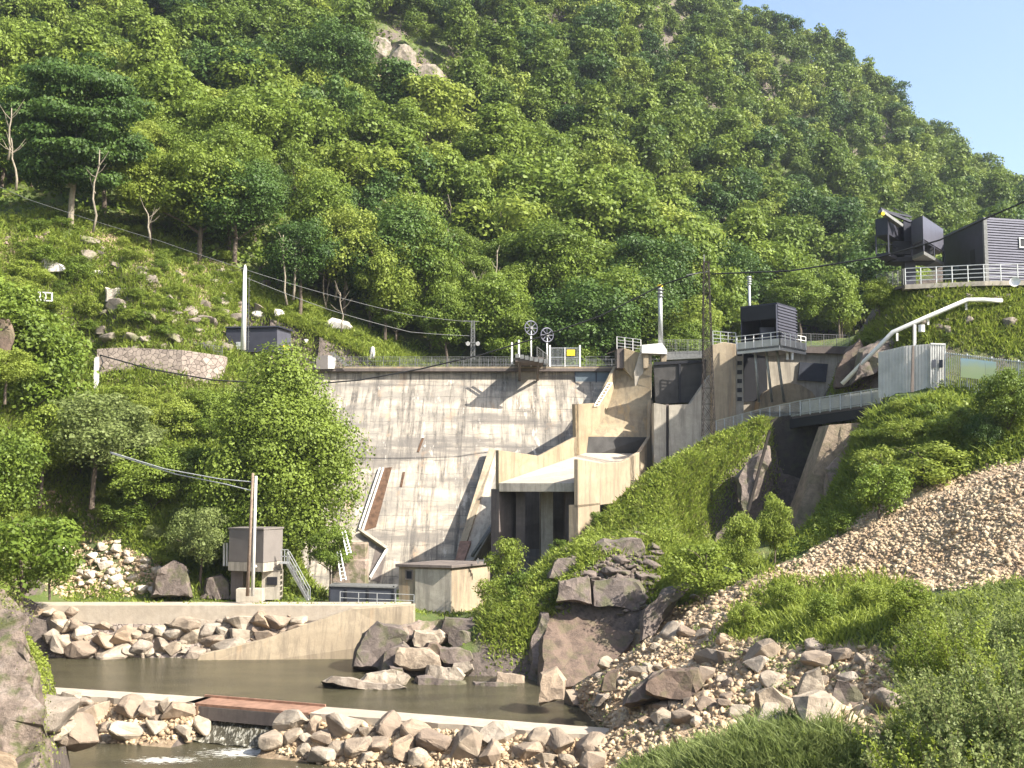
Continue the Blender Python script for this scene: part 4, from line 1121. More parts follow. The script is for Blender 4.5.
for q in (.03, .97): m1.bar(W(FA[0], FA[1] + (FA[2] - FA[1]) * q, FA[3]), W(FB[0], FB[1] + (FB[2] - FB[1]) * q, FB[3]), .07)
m1.build('bars', M['galv'], bf)
t = NT('banner_cloth'); v = t.coord(); sx = t.n('ShaderNodeSeparateXYZ'); t.l(v, sx.inputs[0])
nn = t.noise(v, .5, 3); ad = t.n('ShaderNodeMath', operation='MULTIPLY_ADD'); ad.inputs[1].default_value = 1.6; t.l(nn, ad.inputs[0]); t.l(sx.outputs[2], ad.inputs[2])
M['banner'] = t.fin(t.ramp(ad.outputs[0], [(0.0, (0.62, 0.68, 0.30)), (0.55, (0.72, 0.74, 0.42)), (0.8, (0.62, 0.74, 0.74)), (1.0, (0.45, 0.66, 0.82))]), .7)
nd = [x for x in t.t.nodes if x.type == 'VALTORGB'][0]
mr = t.n('ShaderNodeMapRange'); mr.inputs[1].default_value = 0.3; mr.inputs[2].default_value = 2.9; t.l(ad.outputs[0], mr.inputs[0]); t.l(mr.outputs[0], nd.inputs[0])
m1 = MB(); m1.prism([W(961, 358, 98.9), W(985, 360.5, 97.7), W(985, 380, 97.7), W(961, 377, 98.9)], (0, .04, 0))
bn = m1.build('banner', M['banner'], org=W(961, 378, 98.9)); tag(bn, 'left one of two pale green and blue banners tied to the bar fence', 'banner', 'banners on the bar fence')
m1 = MB(); m1.prism([W(985.6, 360.6, 97.7), W(996, 362, 97.1), W(996, 381.5, 97.1), W(985.6, 380.2, 97.7)], (0, .04, 0))
bn = m1.build('banner', M['banner'], org=W(986, 380, 97.7)); tag(bn, 'right narrower one of two pale green and blue banners tied to the bar fence', 'banner', 'banners on the bar fence')
# penstock-like pale handrail pipe down the slope
pp = empty('pale_pipe', tuple(W(915, 320, 104)), 'thick pale pipe running down the slope behind the sheet fence', 'pipe')
m1 = MB(); m1.tube([W(842, 384, 108), W(893, 332, 106), W(925, 318, 105), (W(967, 300, 105)), W(984, 300, 105), W(1002, 301, 105)], .22, 10); m1.build('tube', M['white'], pp, smooth=True)
for px, a_, b_ in ((914.5, 322, 350), (897, 333, 341), (928, 317, 325), (966, 300, 310)):
    m1 = MB(); m1.bar(W(px, a_, 105.3), W(px, b_, 105.3), .26 if px == 914.5 else .18); m1.build('support', M['pole'], pp)
m1 = MB(); m1.tube([W(921.5, 332, 104.3), W(921.5, 325, 104.3)], .3, 12); tag(m1.build('barrel', M['white'], smooth=False), 'small white barrel beside the pipe above the sheet fence', 'barrel')

# ================================================================== corrugated building and its terrace, top right
ZB = W(985, 287, 110.0).z
bd = empty('winch_building', (W(985, 287, 110.0).x, 110, ZB), 'dark flat-roofed building clad in grey horizontal corrugated metal at the top right', 'building')
BL, BC, BR = W(943, 280, 119.0), W(986, 280, 110.0), W(1075, 280, 112.5)
zt = W(986, 219.5, 110.0).z
q_ = cuboid(BL, BC, BR, ZB, zt); q_.build('wall', M['black'], bd)
m1 = MB(); e = (BR - BC); e.z = 0; L = e.length; e.normalize(); nn_ = Vector((e.y, -e.x, 0))
for k in range(26):
    z = ZB + (zt - ZB) * (k + .5) / 26
    m1.bar(setz(BC, z) + nn_ * .07, setz(BC, z) + e * L + nn_ * .07, .1, .16)
m1.build('corrugated_cladding', M['cladding'], bd)
cuboid(BL + Vector((-.1, .1, 0)), BC + Vector((-.05, -.15, 0)), BR + Vector((.1, -.1, 0)), zt + .01, zt + .2).build('roof', M['cladding'], bd)
m1 = MB(); m1.bar(setz(BC, ZB) + nn_ * .12, setz(BC, zt) + nn_ * .12, .35); m1.build('corner_trim', M['galvd'], bd)
w0 = BC + e * ((W(1020, 240, 110.8) - BC).length * 1.0); wp0 = W(1019, 239, 110.6)
m1 = MB(); zz0, zz1 = W(1020, 247, 110.7).z, W(1020, 238, 110.7).z
s0 = (W(1019, 240, 110.8).x - BC.x) / e.x
m1.prism([setz(BC, zz0) + e * s0 + nn_ * .14, setz(BC, zz0) + e * (s0 + 1.6) + nn_ * .14, setz(BC, zz1) + e * (s0 + 1.6) + nn_ * .14, setz(BC, zz1) + e * s0 + nn_ * .14], nn_ * .02)
wd = m1.build('window', M['blackin'], bd)
m1 = MB()
for z in (zz0, zz1): m1.bar(setz(BC, z) + e * (s0 - .1) + nn_ * .18, setz(BC, z) + e * (s0 + 1.7) + nn_ * .18, .12)
m1.bar(setz(BC, zz0) + e * s0 + nn_ * .18, setz(BC, zz1) + e * s0 + nn_ * .18, .12); m1.build('frame', M['galv'], wd)
# openings in the shaded left wall
f = (BL - BC); f.z = 0; Lf = f.length; f.normalize(); nl = Vector((f.y, -f.x, 0)); nl = nl if nl.x < 0 else -nl
for q0, q1, za, zb3, m_ in ((.22, .32, .40, .62, 'blackin'), (.60, .70, .38, .48, 'galv'), (.78, .94, .36, .50, 'leafg')):
    m1 = MB(); a = BC + f * Lf * q0; b = BC + f * Lf * q1; h0 = ZB + (zt - ZB) * za; h1 = ZB + (zt - ZB) * zb3
    m1.prism([setz(a, h0) + nl * .02, setz(b, h0) + nl * .02, setz(b, h1) + nl * .02, setz(a, h1) + nl * .02], nl * .03)
    m1.build('window', M['bluep'] if m_ != 'blackin' else M['blackin'], bd)
# terrace slab with railing
tr = empty('building_terrace', (W(960, 288, 107.0).x, 108, ZB - .4), 'concrete terrace slab with tube railing in front of the corrugated building', 'terrace')
m1 = MB(); TA, TB, TC = W(905, 289, 108.5), W(985, 292, 106.5), W(1070, 292, 106.0)
for P_ in (TA, TB, TC): P_.z = ZB - .02
m1.prism([TA, TB, TC, TC + Vector((0, 12, 0)), TA + Vector((2, 14, 0))], (0, 0, -.45)); m1.build('slab', M['conc_g'], tr)
m1 = MB(); m1.prism([W(878, 291, 114.0), TA + Vector((0, .05, 0)), TA + Vector((2, 10, 0)), W(880, 290, 122.0)], (0, 0, -.3)); m1.build('side_slab', M['conc_d'], tr)
fence('terrace_rail', 'four-bar grey tube railing along the terrace of the corrugated building', 'railing', [TA + Vector((.1, .1, 0)), TB + Vector((0, .1, 0)), TC + Vector((0, .1, 0))], 1.65, 1.5, (1, .75, .5, .25), 'galv', w=.07)
fence('terrace_rail', 'faint mesh railing left of the terrace below the cable-car station', 'railing', [W(877, 290, 114.0), TA + Vector((-.1, .1, 0))], 1.6, 1.2, (1, .1), 'galvd', mesh=.25)
ds = empty('satellite_dish', tuple(W(1015, 287, 105.6)), 'white round dish fixed to the terrace railing at the right edge', 'dish')
c = W(1015, 282, 105.6); m1 = MB()
N = 20; R_ = .5; nd_ = Vector((-.45, -.85, .25)).normalized(); ax = nd_.cross(Vector((0, 0, 1))).normalized(); ay = ax.cross(nd_)
V = [c - nd_ * .14]; 
for r_, dd in ((.33, .06), (.66, .02), (1.0, .12)):
    V += [c + (ax * math.cos(2 * math.pi * k / N) + ay * math.sin(2 * math.pi * k / N)) * R_ * r_ + nd_ * (dd * r_ - .14 + .1 * r_) for k in range(N)]
fs = [(0, 1 + k, 1 + (k + 1) % N) for k in range(N)]
for q in range(2): fs += [(1 + q * N + k, 1 + (q + 1) * N + k, 1 + (q + 1) * N + (k + 1) % N, 1 + q * N + (k + 1) % N) for k in range(N)]
m1.add(V, fs); m1.build('reflector', M['white'], ds, smooth=True)
m1 = MB(); m1.bar(c + nd_ * -.15, c + Vector((.1, .5, -.4)), .08); m1.build('bracket', M['galvd'], ds)

# ================================================================== cable-car station head (two boxes on a column)
ch = empty('winch_tower', tuple(W(908, 288, 112.0)), 'dark two-box steel station head on a column left of the corrugated building', 'tower')
colX = W(909, 288, 113.0)
m1 = MB(); m1.box((colX.x, 113, (ZB + W(909, 222, 113.0).z) / 2), (1.1, 1.1, W(909, 222, 113.0).z - ZB)); m1.build('column', M['black'], ch)
# right box
RL, RC, RR = W(911, 225, 111.5), W(923, 225, 109.0), W(943, 225, 115.0)
z0, z1 = W(923, 239, 109.0).z, W(923, 215.5, 109.0).z
b1 = cuboid(RL, RC, RR, z0, z1).build('box', M['cladding'], ch)
zz = W(923, 251, 109.0).z
cuboid(RL, RC, RR, zz - .35, zz).build('floor_frame', M['galvd'], ch)
m1 = MB()
BRR = RL + RR - RC
for P_ in (RL, RC, RR, BRR): m1.bar(setz(P_, zz), setz(P_, z0), .14)
m1.bar(setz(RC, zz + 1), setz(RR, zz + 1), .08); m1.bar(setz(RL, zz + 1), setz(RC, zz + 1), .08)
p = RC.lerp(RR, .5); m1.bar(setz(p, zz), setz(p, z0), .1); m1.build('frame', M['black'], ch)
# left box
LL, LC, LR = W(875.5, 230, 111.0), W(888, 230, 110.0), W(906, 230, 115.0)
z0, z1 = W(888, 234, 110.0).z, W(888, 217, 110.0).z
cuboid(LL, LC, LR, z0, z1).build('box', M['black'], ch)
zz2 = W(888, 252, 110.0).z
cuboid(LL, LC, LR, zz2 - .35, zz2).build('floor_frame', M['black'], ch)
m1 = MB()
for P_ in (LL, LC, LR, LL + LR - LC): m1.bar(setz(P_, zz2), setz(P_, z0), .14)
m1.bar(setz(LL, zz2 + .9), setz(LC, zz2 + .9), .07); m1.bar(setz(LC, zz2 + .9), setz(LR, zz2 + .9), .07); m1.build('frame', M['black'], ch)
m1 = MB(); m1.box(setz((LR + RL) / 2, (zz2 + z0) / 2) , (4.2, 2.0, 1.4)); m1.box(setz((LR + RL) / 2, zz2 - .3), (4.5, 2.2, .5)); m1.build('machinery', M['blackin'], ch)
# slanting beam on top with rail and lamp
m1 = MB(); m1.bar(W(880, 211, 109.5), W(901, 226, 111.0), .55, .3); m1.build('slanting_beam', M['galvd'], ch)
m1 = MB(); m1.bar(W(880, 209, 110.0), W(911, 222, 111.5), .3, .25); m1.bar(W(893, 208, 113.0), W(912, 217, 113.0), .08); m1.bar(W(880, 210, 110.0), W(911, 217, 112.0), .15); m1.build('top_beam', M['black'], ch)
m1 = MB(); p = W(882.5, 214, 109.1); m1.tube([p, p + Vector((0, -.2, 0))], .2, 8); m1.build('lamp', M['yellow'], ch)
# ================================================================== rocks
def rock_mesh(name, seed, dims=(1, 1, 1), n=16, sub=1, rough=.06):
    r = random.Random(seed)
    bm = bmesh.new()
    for i in range(n):
        v = Vector((r.gauss(0, 1), r.gauss(0, 1), r.gauss(0, 1))).normalized() * r.uniform(.8, 1.0)
        v = Vector((max(-.78, min(.78, v.x)), max(-.78, min(.78, v.y)), max(-.74, min(.74, v.z))))
        bm.verts.new((v.x * dims[0] * .62, v.y * dims[1] * .62, v.z * dims[2] * .62))
    res = bmesh.ops.convex_hull(bm, input=bm.verts)
    junk = [e for e in res['geom_interior'] + res['geom_unused'] if isinstance(e, bmesh.types.BMVert)]
    bmesh.ops.delete(bm, geom=list(set(junk)), context='VERTS')
    m = min(dims)
    bmesh.ops.bevel(bm, geom=list(bm.edges), offset=.045 * m, segments=1, affect='EDGES', clamp_overlap=True)
    bmesh.ops.triangulate(bm, faces=bm.faces)
    for _ in range(sub):
        bmesh.ops.subdivide_edges(bm, edges=[e for e in bm.edges if e.calc_length() > .22 * m], cuts=1, use_grid_fill=True)
    from mathutils import noise as mn
    for v in bm.verts:
        q = v.co * (2.2 / m) + Vector((seed * 3.1, 0, 0))
        v.co += v.co.normalized() * (mn.noise(q) * rough + mn.noise(q * 2.7) * rough * .5) * m
    me = bpy.data.meshes.new(name); bm.to_mesh(me); bm.free(); me.update()
    return me
M['rockc'] = rockmat('cream_rock', [(0.40, 0.33, 0.26), (0.52, 0.45, 0.36), (0.60, 0.53, 0.44)])
PRO = []
for k in range(14):
    r = random.Random(100 + k)
    me = rock_mesh('boulder', 40 + k, (1.0, r.uniform(.7, 1.0), r.uniform(.5, .85)), r.choice((12, 14, 18)))
    me.materials.append(M['rock']); PRO.append(me)
NB = [0]
def boulder(p, size, label, group, me=None, sq=1.0, tilt=.35, name='boulder', cat='boulder', mat=None):
    o = bpy.data.objects.new(name, me or rnd.choice(PRO)); COL.objects.link(o)
    o.location = p; o.scale = (size, size * rnd.uniform(.85, 1.1), size * sq)
    o.rotation_euler = (rnd.uniform(-tilt, tilt), rnd.uniform(-tilt, tilt), rnd.uniform(0, 6.3))
    if mat:
        o.material_slots[0].link = 'OBJECT'; o.material_slots[0].material = mat
    tag(o, label, cat, group); NB[0] += 1
    return o
def sample_poly(poly, n, seed):
    r = np.random.default_rng(seed); x0 = min(p[0] for p in poly); x1 = max(p[0] for p in poly); y0 = min(p[1] for p in poly); y1 = max(p[1] for p in poly)
    out = np.zeros((0, 2))
    while len(out) < n:
        P = r.uniform((x0, y0), (x1, y1), (n * 2, 2)); out = np.concatenate([out, P[inpoly(P[:, 0], P[:, 1], poly)]])
    return [tuple(p) for p in out[:n]]
def scatter_boulders(poly, n, smin, smax, label, group, seed, sep=.62, sink=.15, mat=None, sq=1.0, ymax=200, name='boulder', cat='boulder'):
    """boulders resting on the ground inside the surveyed outline, no two interpenetrating much"""
    s = sample_poly(poly, n * 6, seed); H = hits([a[0] for a in s], [a[1] for a in s]); placed = []
    r = random.Random(seed)
    for p in H:
        if p is None or p.y > ymax: continue
        t = len(placed) / n
        sz = smax * (1 - t) ** 1.5 + smin * (1 - (1 - t) ** 1.5)
        sz *= r.uniform(.85, 1.15)
        if any((p - q).length < sep * (sz + z) / 2 for q, z in placed): continue
        placed.append((p, sz))
        boulder(p + Vector((0, 0, sz * (.25 - sink))), sz, label, group, mat=mat, sq=sq, name=name, cat=cat)
        if len(placed) >= n: break
    return placed
R1 = scatter_boulders([(42, 704), (190, 711), (206, 722), (206, 742), (50, 742)], 28, .8, 2.7, 'pale angular boulder piled against the causeway left of the rusty bridge', 'boulders left of the rusty bridge', 1)
R2 = scatter_boulders([(268, 722), (360, 728), (600, 748), (600, 768), (330, 762), (256, 745), (258, 722)], 64, .65, 2.5, 'pale angular boulder piled against the causeway right of the rusty bridge', 'boulders right of the rusty bridge', 2)
R3 = scatter_boulders([(50, 548), (110, 545), (150, 565), (190, 578), (188, 596), (60, 598)], 52, .6, 1.6, 'cream boulder stacked on the left bank slope above the retaining wall', 'boulders above the retaining wall', 3, mat=M['rockc'])
# masonry slope under the retaining wall
s = sample_poly([(52, 624), (120, 628), (200, 622), (300, 616), (335, 628), (250, 640), (195, 656), (60, 656)], 3000, 4); pl = []
cnt = 0
for (x, y) in s:
    # slope plane from z=2.6 at Y=96.1 to z=-2 at Y=94
    p = on_plane(x, y, (0, 96.1, 2.65), Vector((0, -4.65, 2.1)).normalized())
    sz = rnd.choice((3.3, 2.8, 2.3, 1.8)) if cnt < 34 else rnd.uniform(.8, 1.5)
    if any((p - q).length < .43 * (sz + z) / 2 for q, z in pl): continue
    pl.append((p, sz)); cnt += 1
    boulder(p + Vector((0, .1, 0)), sz, 'brown weathered boulder bedded in the foot of the retaining wall at the pool edge', 'boulders in the foot of the retaining wall', sq=.8)
    if cnt >= 70: break
scatter_boulders([(46, 622), (75, 618), (80, 655), (60, 662), (46, 660)], 10, .9, 2.2, 'brown boulder at the left end of the retaining wall foot', 'boulders at the left end of the retaining wall', 41, sep=.5)
# boulders between the big grey rock pile and the scree
R5 = scatter_boulders([(520, 715), (600, 660), (680, 630), (760, 640), (880, 660), (890, 720), (840, 745), (600, 720)], 62, .7, 2.1, 'tan boulder lying in the rubble slope right of the causeway', 'boulders on the rubble slope', 5, ymax=85)
R6 = scatter_boulders([(560, 668), (640, 610), (700, 560), (760, 560), (720, 600), (640, 650), (590, 690)], 18, .5, 1.2, 'small tan boulder along the upper edge of the rubble below the brown cliff', 'boulders below the brown cliff', 6, ymax=95)

# ------------------------------------------------------------------ hand placed rocks of the cliff and the rock pile
def rock_px(x0, y0, x1, y1, Y, depth, label, mat='rockd', seed=0, rough=.07, name='rock', cat='rock', n=18, tilt=0, group=None):
    q = hits([(x0 + x1) / 2], [y1])[0]
    if q is not None: Y = q.y
    a = W(x0, y1, Y); b = W(x1, y0, Y)
    w, h = b.x - a.x, b.z - a.z
    me = rock_mesh(name, 900 + seed, (w * 1.12, depth, h * 1.12), n, 1, rough)
    me.materials.append(M[mat])
    o = bpy.data.objects.new(name, me); COL.objects.link(o)
    o.location = ((a.x + b.x) / 2, Y + depth * .2, (a.z + b.z) / 2); o.rotation_euler = (0, math.radians(tilt), 0)
    return tag(o, label, cat, group)
def block_px(px, Y, depth, label, mat='rockd', seed=0, group=None, name='rock', lean=.25, fine=.55, amp=1.0):
    """angular rock with a surveyed outline and roughened faces"""
    bm = bmesh.new(); r = random.Random(seed)
    cx = sum(p[0] for p in px) / len(px); cy = sum(p[1] for p in px) / len(px)
    rows = []
    for k, (dy, sh) in enumerate(((0, .93), (.18, 1.0), (.75, .98), (1.0, .8))):
        rows.append([bm.verts.new(W(cx + (x - cx) * sh + r.uniform(-.6, .6), cy + (y - cy) * sh + r.uniform(-.6, .6), Y + dy * depth + (cy - y) * .02 * lean * depth)) for x, y in px])
    n = len(px)
    for a, b in zip(rows[:-1], rows[1:]):
        for i in range(n): bm.faces.new((a[i], a[(i + 1) % n], b[(i + 1) % n], b[i]))
    bm.faces.new(rows[0][::-1]); bm.faces.new(rows[-1])
    bmesh.ops.recalc_face_normals(bm, faces=bm.faces)
    bmesh.ops.triangulate(bm, faces=bm.faces)
    for _ in range(3):
        bmesh.ops.subdivide_edges(bm, edges=[e for e in bm.edges if e.calc_length() > fine], cuts=1)
    bmesh.ops.triangulate(bm, faces=bm.faces)
    from mathutils import noise as mn
    for v in bm.verts:
        q = v.co * .5
        d = Vector((mn.noise(q), mn.noise(q + Vector((7, 3, 1))), mn.noise(q + Vector((1, 9, 4)))))
        d2 = Vector((mn.noise(q * 3.5), mn.noise(q * 3.5 + Vector((7, 3, 1))), mn.noise(q * 3.5 + Vector((1, 9, 4)))))
        v.co += (d * .35 + d2 * .16) * amp + (Vector((mn.noise(v.co * 4), mn.noise(v.co * 4.3 + Vector((3, 1, 7))), mn.noise(v.co * 3.7 + Vector((9, 2, 5))))) * .16 if amp > 1 else Vector())
    me = bpy.data.meshes.new(name); bm.to_mesh(me); bm.free()
    me.materials.append(M[mat])
    xs = [v.co for v in me.vertices]; c = sum(xs, Vector()) / len(xs)
    for v in me.vertices: v.co -= c
    o = bpy.data.objects.new(name, me); COL.objects.link(o); o.location = c
    return tag(o, label, 'rock', group)
block_px([(37, 268), (40, 257), (52, 260), (67, 268), (64, 272), (50, 274)], (hits([52], [273])[0] or Vector((0, 124, 0))).y - .3, 1.5, 'slanting pale broken slab lying on the upper left slope', 'rockw', 71)
block_px([(103, 300), (104, 289), (118, 288), (132, 288), (130, 300), (118, 302)], (hits([117], [301])[0] or Vector((0, 127, 0))).y - .3, 2, 'pale block with a flat bright top half buried on the left slope', 'rockc', 72)
block_px([(89, 276), (91, 271), (103, 272), (104, 276), (96, 278)], (hits([97], [277])[0] or Vector((0, 128, 0))).y - .3, 1, 'small white stone above the flat-topped block on the left slope', 'rockw', 73)
block_px([(352, 668), (362, 632), (378, 624), (400, 626), (410, 640), (396, 655), (384, 672)], 88, 4, 'dark leaning rock at the left end of the rock pile beside the concrete wall', 'rockd', 1)
block_px([(378, 672), (385, 650), (402, 644), (416, 650), (408, 668), (394, 676)], 86, 2.5, 'brown rock leaning on the dark rock at the left end of the pile', 'rockd', 2)
block_px([(411, 640), (413, 630), (440, 630), (447, 640), (438, 646), (414, 645)], 88, 3, 'flat grey rock on top of the rock pile', 'rock', 3)
block_px([(393, 665), (400, 650), (428, 648), (440, 656), (440, 668), (416, 670)], 85, 3, 'large pale rock in the middle of the rock pile with a shadowed underside', 'rock', 4)
block_px([(422, 652), (426, 643), (438, 642), (444, 650), (438, 657), (426, 657)], 86, 2, 'rounded pinkish rock above the large pale rock of the pile', 'rockr', 5)
block_px([(447, 644), (450, 632), (470, 632), (474, 646), (460, 652)], 88, 3, 'grey triangular rock at the top of the pile right of the flat rock', 'rockd', 6)
block_px([(440, 660), (441, 648), (470, 650), (472, 658), (464, 664), (444, 664)], 86, 2.5, 'grey oblong rock under the triangular rock of the pile', 'rockd', 7)
block_px([(474, 676), (473, 652), (480, 634), (497, 636), (502, 655), (499, 680), (485, 680)], 87, 4, 'tall upright grey brown rock with split faces in the rock pile', 'rockd', 8)
block_px([(502, 678), (503, 645), (520, 643), (528, 648), (527, 672), (515, 682)], 87, 4, 'square grey brown rock right of the tall upright one', 'rockd', 9)
block_px([(455, 672), (456, 663), (470, 662), (473, 670), (466, 675)], 84.5, 1.6, 'small pale rock tucked below the oblong grey rock', 'rock', 10)
block_px([(425, 676), (426, 667), (460, 669), (465, 677), (460, 684), (428, 682)], 84, 1.8, 'long flat tan rock on the stone ledge at the water', 'rock', 11)
block_px([(387, 684), (389, 668), (402, 668), (402, 682)], 84, 1.5, 'small upright brown rock left of the long flat tan rock', 'rockd', 12)
block_px([(497, 688), (498, 672), (524, 676), (525, 690), (510, 692)], 83, 2, 'tan wedge rock at the foot of the square grey brown rock', 'rock', 13)
block_px([(415, 692), (417, 677), (442, 678), (464, 681), (465, 690), (442, 693)], 82.5, 2.2, 'dark wet stone block at the water edge under the rock pile', 'rockd', 14)
block_px([(470, 690), (472, 681), (520, 686), (523, 694), (474, 694)], 82, 2.2, 'dark flat wet slab at the water edge right of the dark block', 'rockd', 15)
block_px([(322, 684), (332, 678), (352, 679), (400, 684), (412, 690), (352, 690)], 80.8, 2.6, 'low flat pale rock shelf reaching into the pool', 'rock', 16)
block_px([(356, 682), (364, 672), (392, 670), (410, 676), (404, 685), (372, 686)], 82.2, 2.4, 'low tan rock shelf behind the flat pale one', 'rock', 17)
block_px([(440, 632), (446, 620), (470, 618), (480, 628), (500, 630), (503, 642), (474, 642)], 90, 4, 'dark shaded rocks at the back of the rock pile below the hut', 'rockd', 18)
block_px([(405, 640), (398, 628), (420, 620), (446, 622), (444, 636)], 91, 4, 'mossy low rock mound behind the rock pile', 'rockm', 19)
# brown cliff
block_px([(536, 690), (540, 640), (548, 606), (580, 600), (634, 603), (644, 622), (628, 650), (610, 668), (575, 690)], 85.5, 7, 'large smooth reddish brown rock face of the cliff above the pool', 'rockr', 20, lean=.6)
block_px([(528, 690), (530, 640), (540, 612), (549, 612), (546, 650), (545, 690)], 86.2, 5, 'dark cracked rock column at the left edge of the reddish cliff', 'rockd', 21)
block_px([(556, 604), (558, 580), (590, 576), (592, 603)], 87, 5, 'squared dark block on the left of the ledge above the reddish cliff', 'rockd', 22)
block_px([(592, 604), (592, 578), (615, 577), (638, 580), (650, 600), (640, 612)], 87.2, 5, 'squared dark block on the right of the ledge above the reddish cliff', 'rockd', 23)
block_px([(500, 652), (508, 622), (532, 616), (536, 650), (522, 656)], 89.5, 4, 'dark shaded rock between the bush and the reddish cliff', 'rockd', 24)
block_px([(640, 640), (644, 612), (664, 590), (690, 584), (670, 610), (652, 636)], 84, 3, 'slanting grey rock slab right of the reddish cliff', 'rockd', 25)
block_px([(573, 580), (580, 558), (604, 540), (640, 538), (650, 556), (645, 580)], 91, 5, 'broken grey brown outcrop on top of the ridge', 'rockd', 26)
block_px([(548, 582), (556, 560), (576, 556), (580, 580)], 90.5, 3, 'small broken outcrop left of the ridge-top rocks', 'rockd', 27)
LB = ['broken grey stone on the ridge outcrop above the reddish cliff', 'broken grey stones on the ridge outcrop']
scatter_boulders([(555, 562), (575, 548), (600, 536), (645, 534), (658, 560), (652, 588), (556, 586)], 75, .45, 1.9, *LB, 28, sep=.42, sq=.6, mat=M['rockd'], ymax=98, name='rock', cat='rock')
# mid rubble giants
block_px([(622, 704), (630, 690), (652, 672), (680, 668), (695, 676), (660, 696), (634, 704)], 63, 3, 'long dark pointed rock lying in the rubble, darkest one left of the big round boulder', 'rockd', 30)
block_px([(645, 692), (646, 678), (668, 668), (700, 670), (706, 688), (690, 698), (655, 696)], 62, 3, 'big round brown boulder in the middle of the rubble', 'rockr', 31)
block_px([(538, 706), (541, 674), (556, 666), (566, 680), (562, 700)], 72, 2.4, 'grey boulder standing beside the causeway end at the pool corner', 'rock', 32)
block_px([(598, 690), (608, 670), (618, 668), (616, 690)], 68, 1.6, 'brown wedge rock in the upper rubble near the pool corner', 'rockr', 33)
block_px([(823, 708), (838, 680), (856, 686), (862, 706), (846, 712)], 52, 1.8, 'dark triangular boulder at the right of the rubble', 'rockd', 34)
block_px([(757, 726), (760, 696), (776, 690), (792, 700), (796, 716), (780, 728)], 52, 2, 'large brown boulder among the rubble near the bottom bushes', 'rock', 35)
block_px([(822, 730), (828, 706), (850, 702), (876, 712), (878, 728), (850, 736)], 49, 2, 'large reddish boulder at the lower right of the rubble', 'rockr', 36)
block_px([(797, 700), (803, 676), (815, 670), (822, 686), (820, 700)], 55, 1.6, 'tan block standing between two brown boulders in the rubble', 'rock', 37)
# rock by the boulders left, outcrop above the walkway, rock left edge
block_px([(150, 597), (158, 570), (174, 560), (186, 566), (192, 597)], 100.6, 3, 'large grey rounded rock on the terrace edge left of the kiosk', 'rockd', 38)
block_px([(200, 598), (206, 578), (222, 574), (232, 584), (232, 600)], 102, 2.5, 'grey rock half hidden by bushes beside the kiosk', 'rockd', 39)
block_px([(-8, 365), (-8, 318), (8, 320), (14, 338), (10, 360)], 104, 3, 'brown rock face at the left picture edge among bushes', 'rockr', 40)
block_px([(834, 388), (837, 364), (846, 350), (858, 340), (868, 358), (850, 386)], 110, 3, 'reddish slanting rock outcrop beside the pale pipe', 'rockr', 41)
block_px([(850, 384), (858, 352), (890, 336), (920, 330), (945, 340), (944, 356), (900, 362)], 107.5, 4, 'dark brown rock outcrop behind the sheet fence', 'rockd', 42)
block_px([(737, 478), (748, 458), (768, 446), (770, 458), (755, 500), (745, 512), (739, 495)], 104, 3, 'reddish rock face in the dark gap under the left end of the walkway', 'rockd', 43)  # darker rock colour stands in for the gap's shade on it
block_px([(824, 520), (826, 470), (850, 440), (862, 470), (846, 510)], 101.5, 3, 'dark mossy rock face right of the slanting buttress', 'rockm', 44)
# foreground left bank
BANKROCK = block_px([(-60, 800), (-60, 580), (-6, 586), (12, 612), (24, 660), (34, 700), (44, 740), (52, 800)], 33, 4, 'grey rough foreground rock bank at the left edge with moss patches', 'bank', 45, fine=.2, amp=1.5)
# pale rocks lying on the grass above the crest
for (x0, y0, x1, y1, Y, lb, sd_) in ((323, 317, 351, 334, 146, 'large white rounded boulder on the grass slope above the crest', 1), (251, 309, 268, 320, 143, 'flat pale rock on the grass above the low shed, left one', 2),
        (270, 309, 284, 318, 144, 'flat pale rock on the grass above the low shed, right one', 3), (303, 338, 311, 345, 141, 'small pale stone above the small cabinet', 4), (367, 347, 375, 361, 141, 'upright pale stone on the slope just behind the crest railing', 5)):
    rock_px(x0, y0, x1, y1, Y, 3, lb, 'rockw', sd_)
for (x0, y0, x1, y1, Y, sd_) in ((358, 38, 392, 72, 243, 11), (385, 46, 415, 92, 236, 12), (408, 62, 446, 102, 230, 13), (380, 74, 410, 100, 234, 14)):
    rock_px(x0, y0, x1, y1, Y, 7, 'weathered grey brown crag showing through the hillside forest', 'crag', sd_, .2, group='crags in the hillside forest', name='crag', cat='crag')
# rocky left slope outcrops
LEDGE = [(158, 262), (190, 258), (240, 262), (262, 300), (245, 345), (170, 350), (100, 345), (100, 320), (150, 300), (130, 280), (84, 262), (86, 240), (110, 240), (125, 262)]
scatter_boulders(LEDGE, 70, .8, 3.4, 'rusty grey rock breaking out of the grassy slope above the left bank', 'rock outcrops on the left slope', 61, sep=.45, sink=.42, mat=M['crag'], ymax=150, sq=.8, name='rock_outcrop', cat='rock')
scatter_boulders([(0, 228), (60, 240), (60, 262), (0, 255)], 10, .8, 2.0, 'rusty grey rock breaking out of the slope at the left picture edge', 'rock outcrops at the left edge', 62, sep=.5, sink=.3, mat=M['rockm'], ymax=150, sq=.8, name='rock_outcrop', cat='rock')
scatter_boulders([(255, 268), (300, 285), (305, 305), (262, 300)], 10, 1.2, 2.6, 'brown rock in the bank under the dark hollow right of the white post', 'rocks under the dark hollow', 63, sep=.5, sink=.3, mat=M['rockd'], ymax=160, name='rock_outcrop', cat='rock')
scatter_boulders([(850, 345), (905, 300), (1020, 300), (1020, 345), (940, 340)], 22, .6, 2.0, 'brown rock showing through the grass between the pipe and the terrace', 'rocks on the hill under the terrace', 64, sep=.5, sink=.4, mat=M['crag'], ymax=140, name='rock_outcrop', cat='rock')
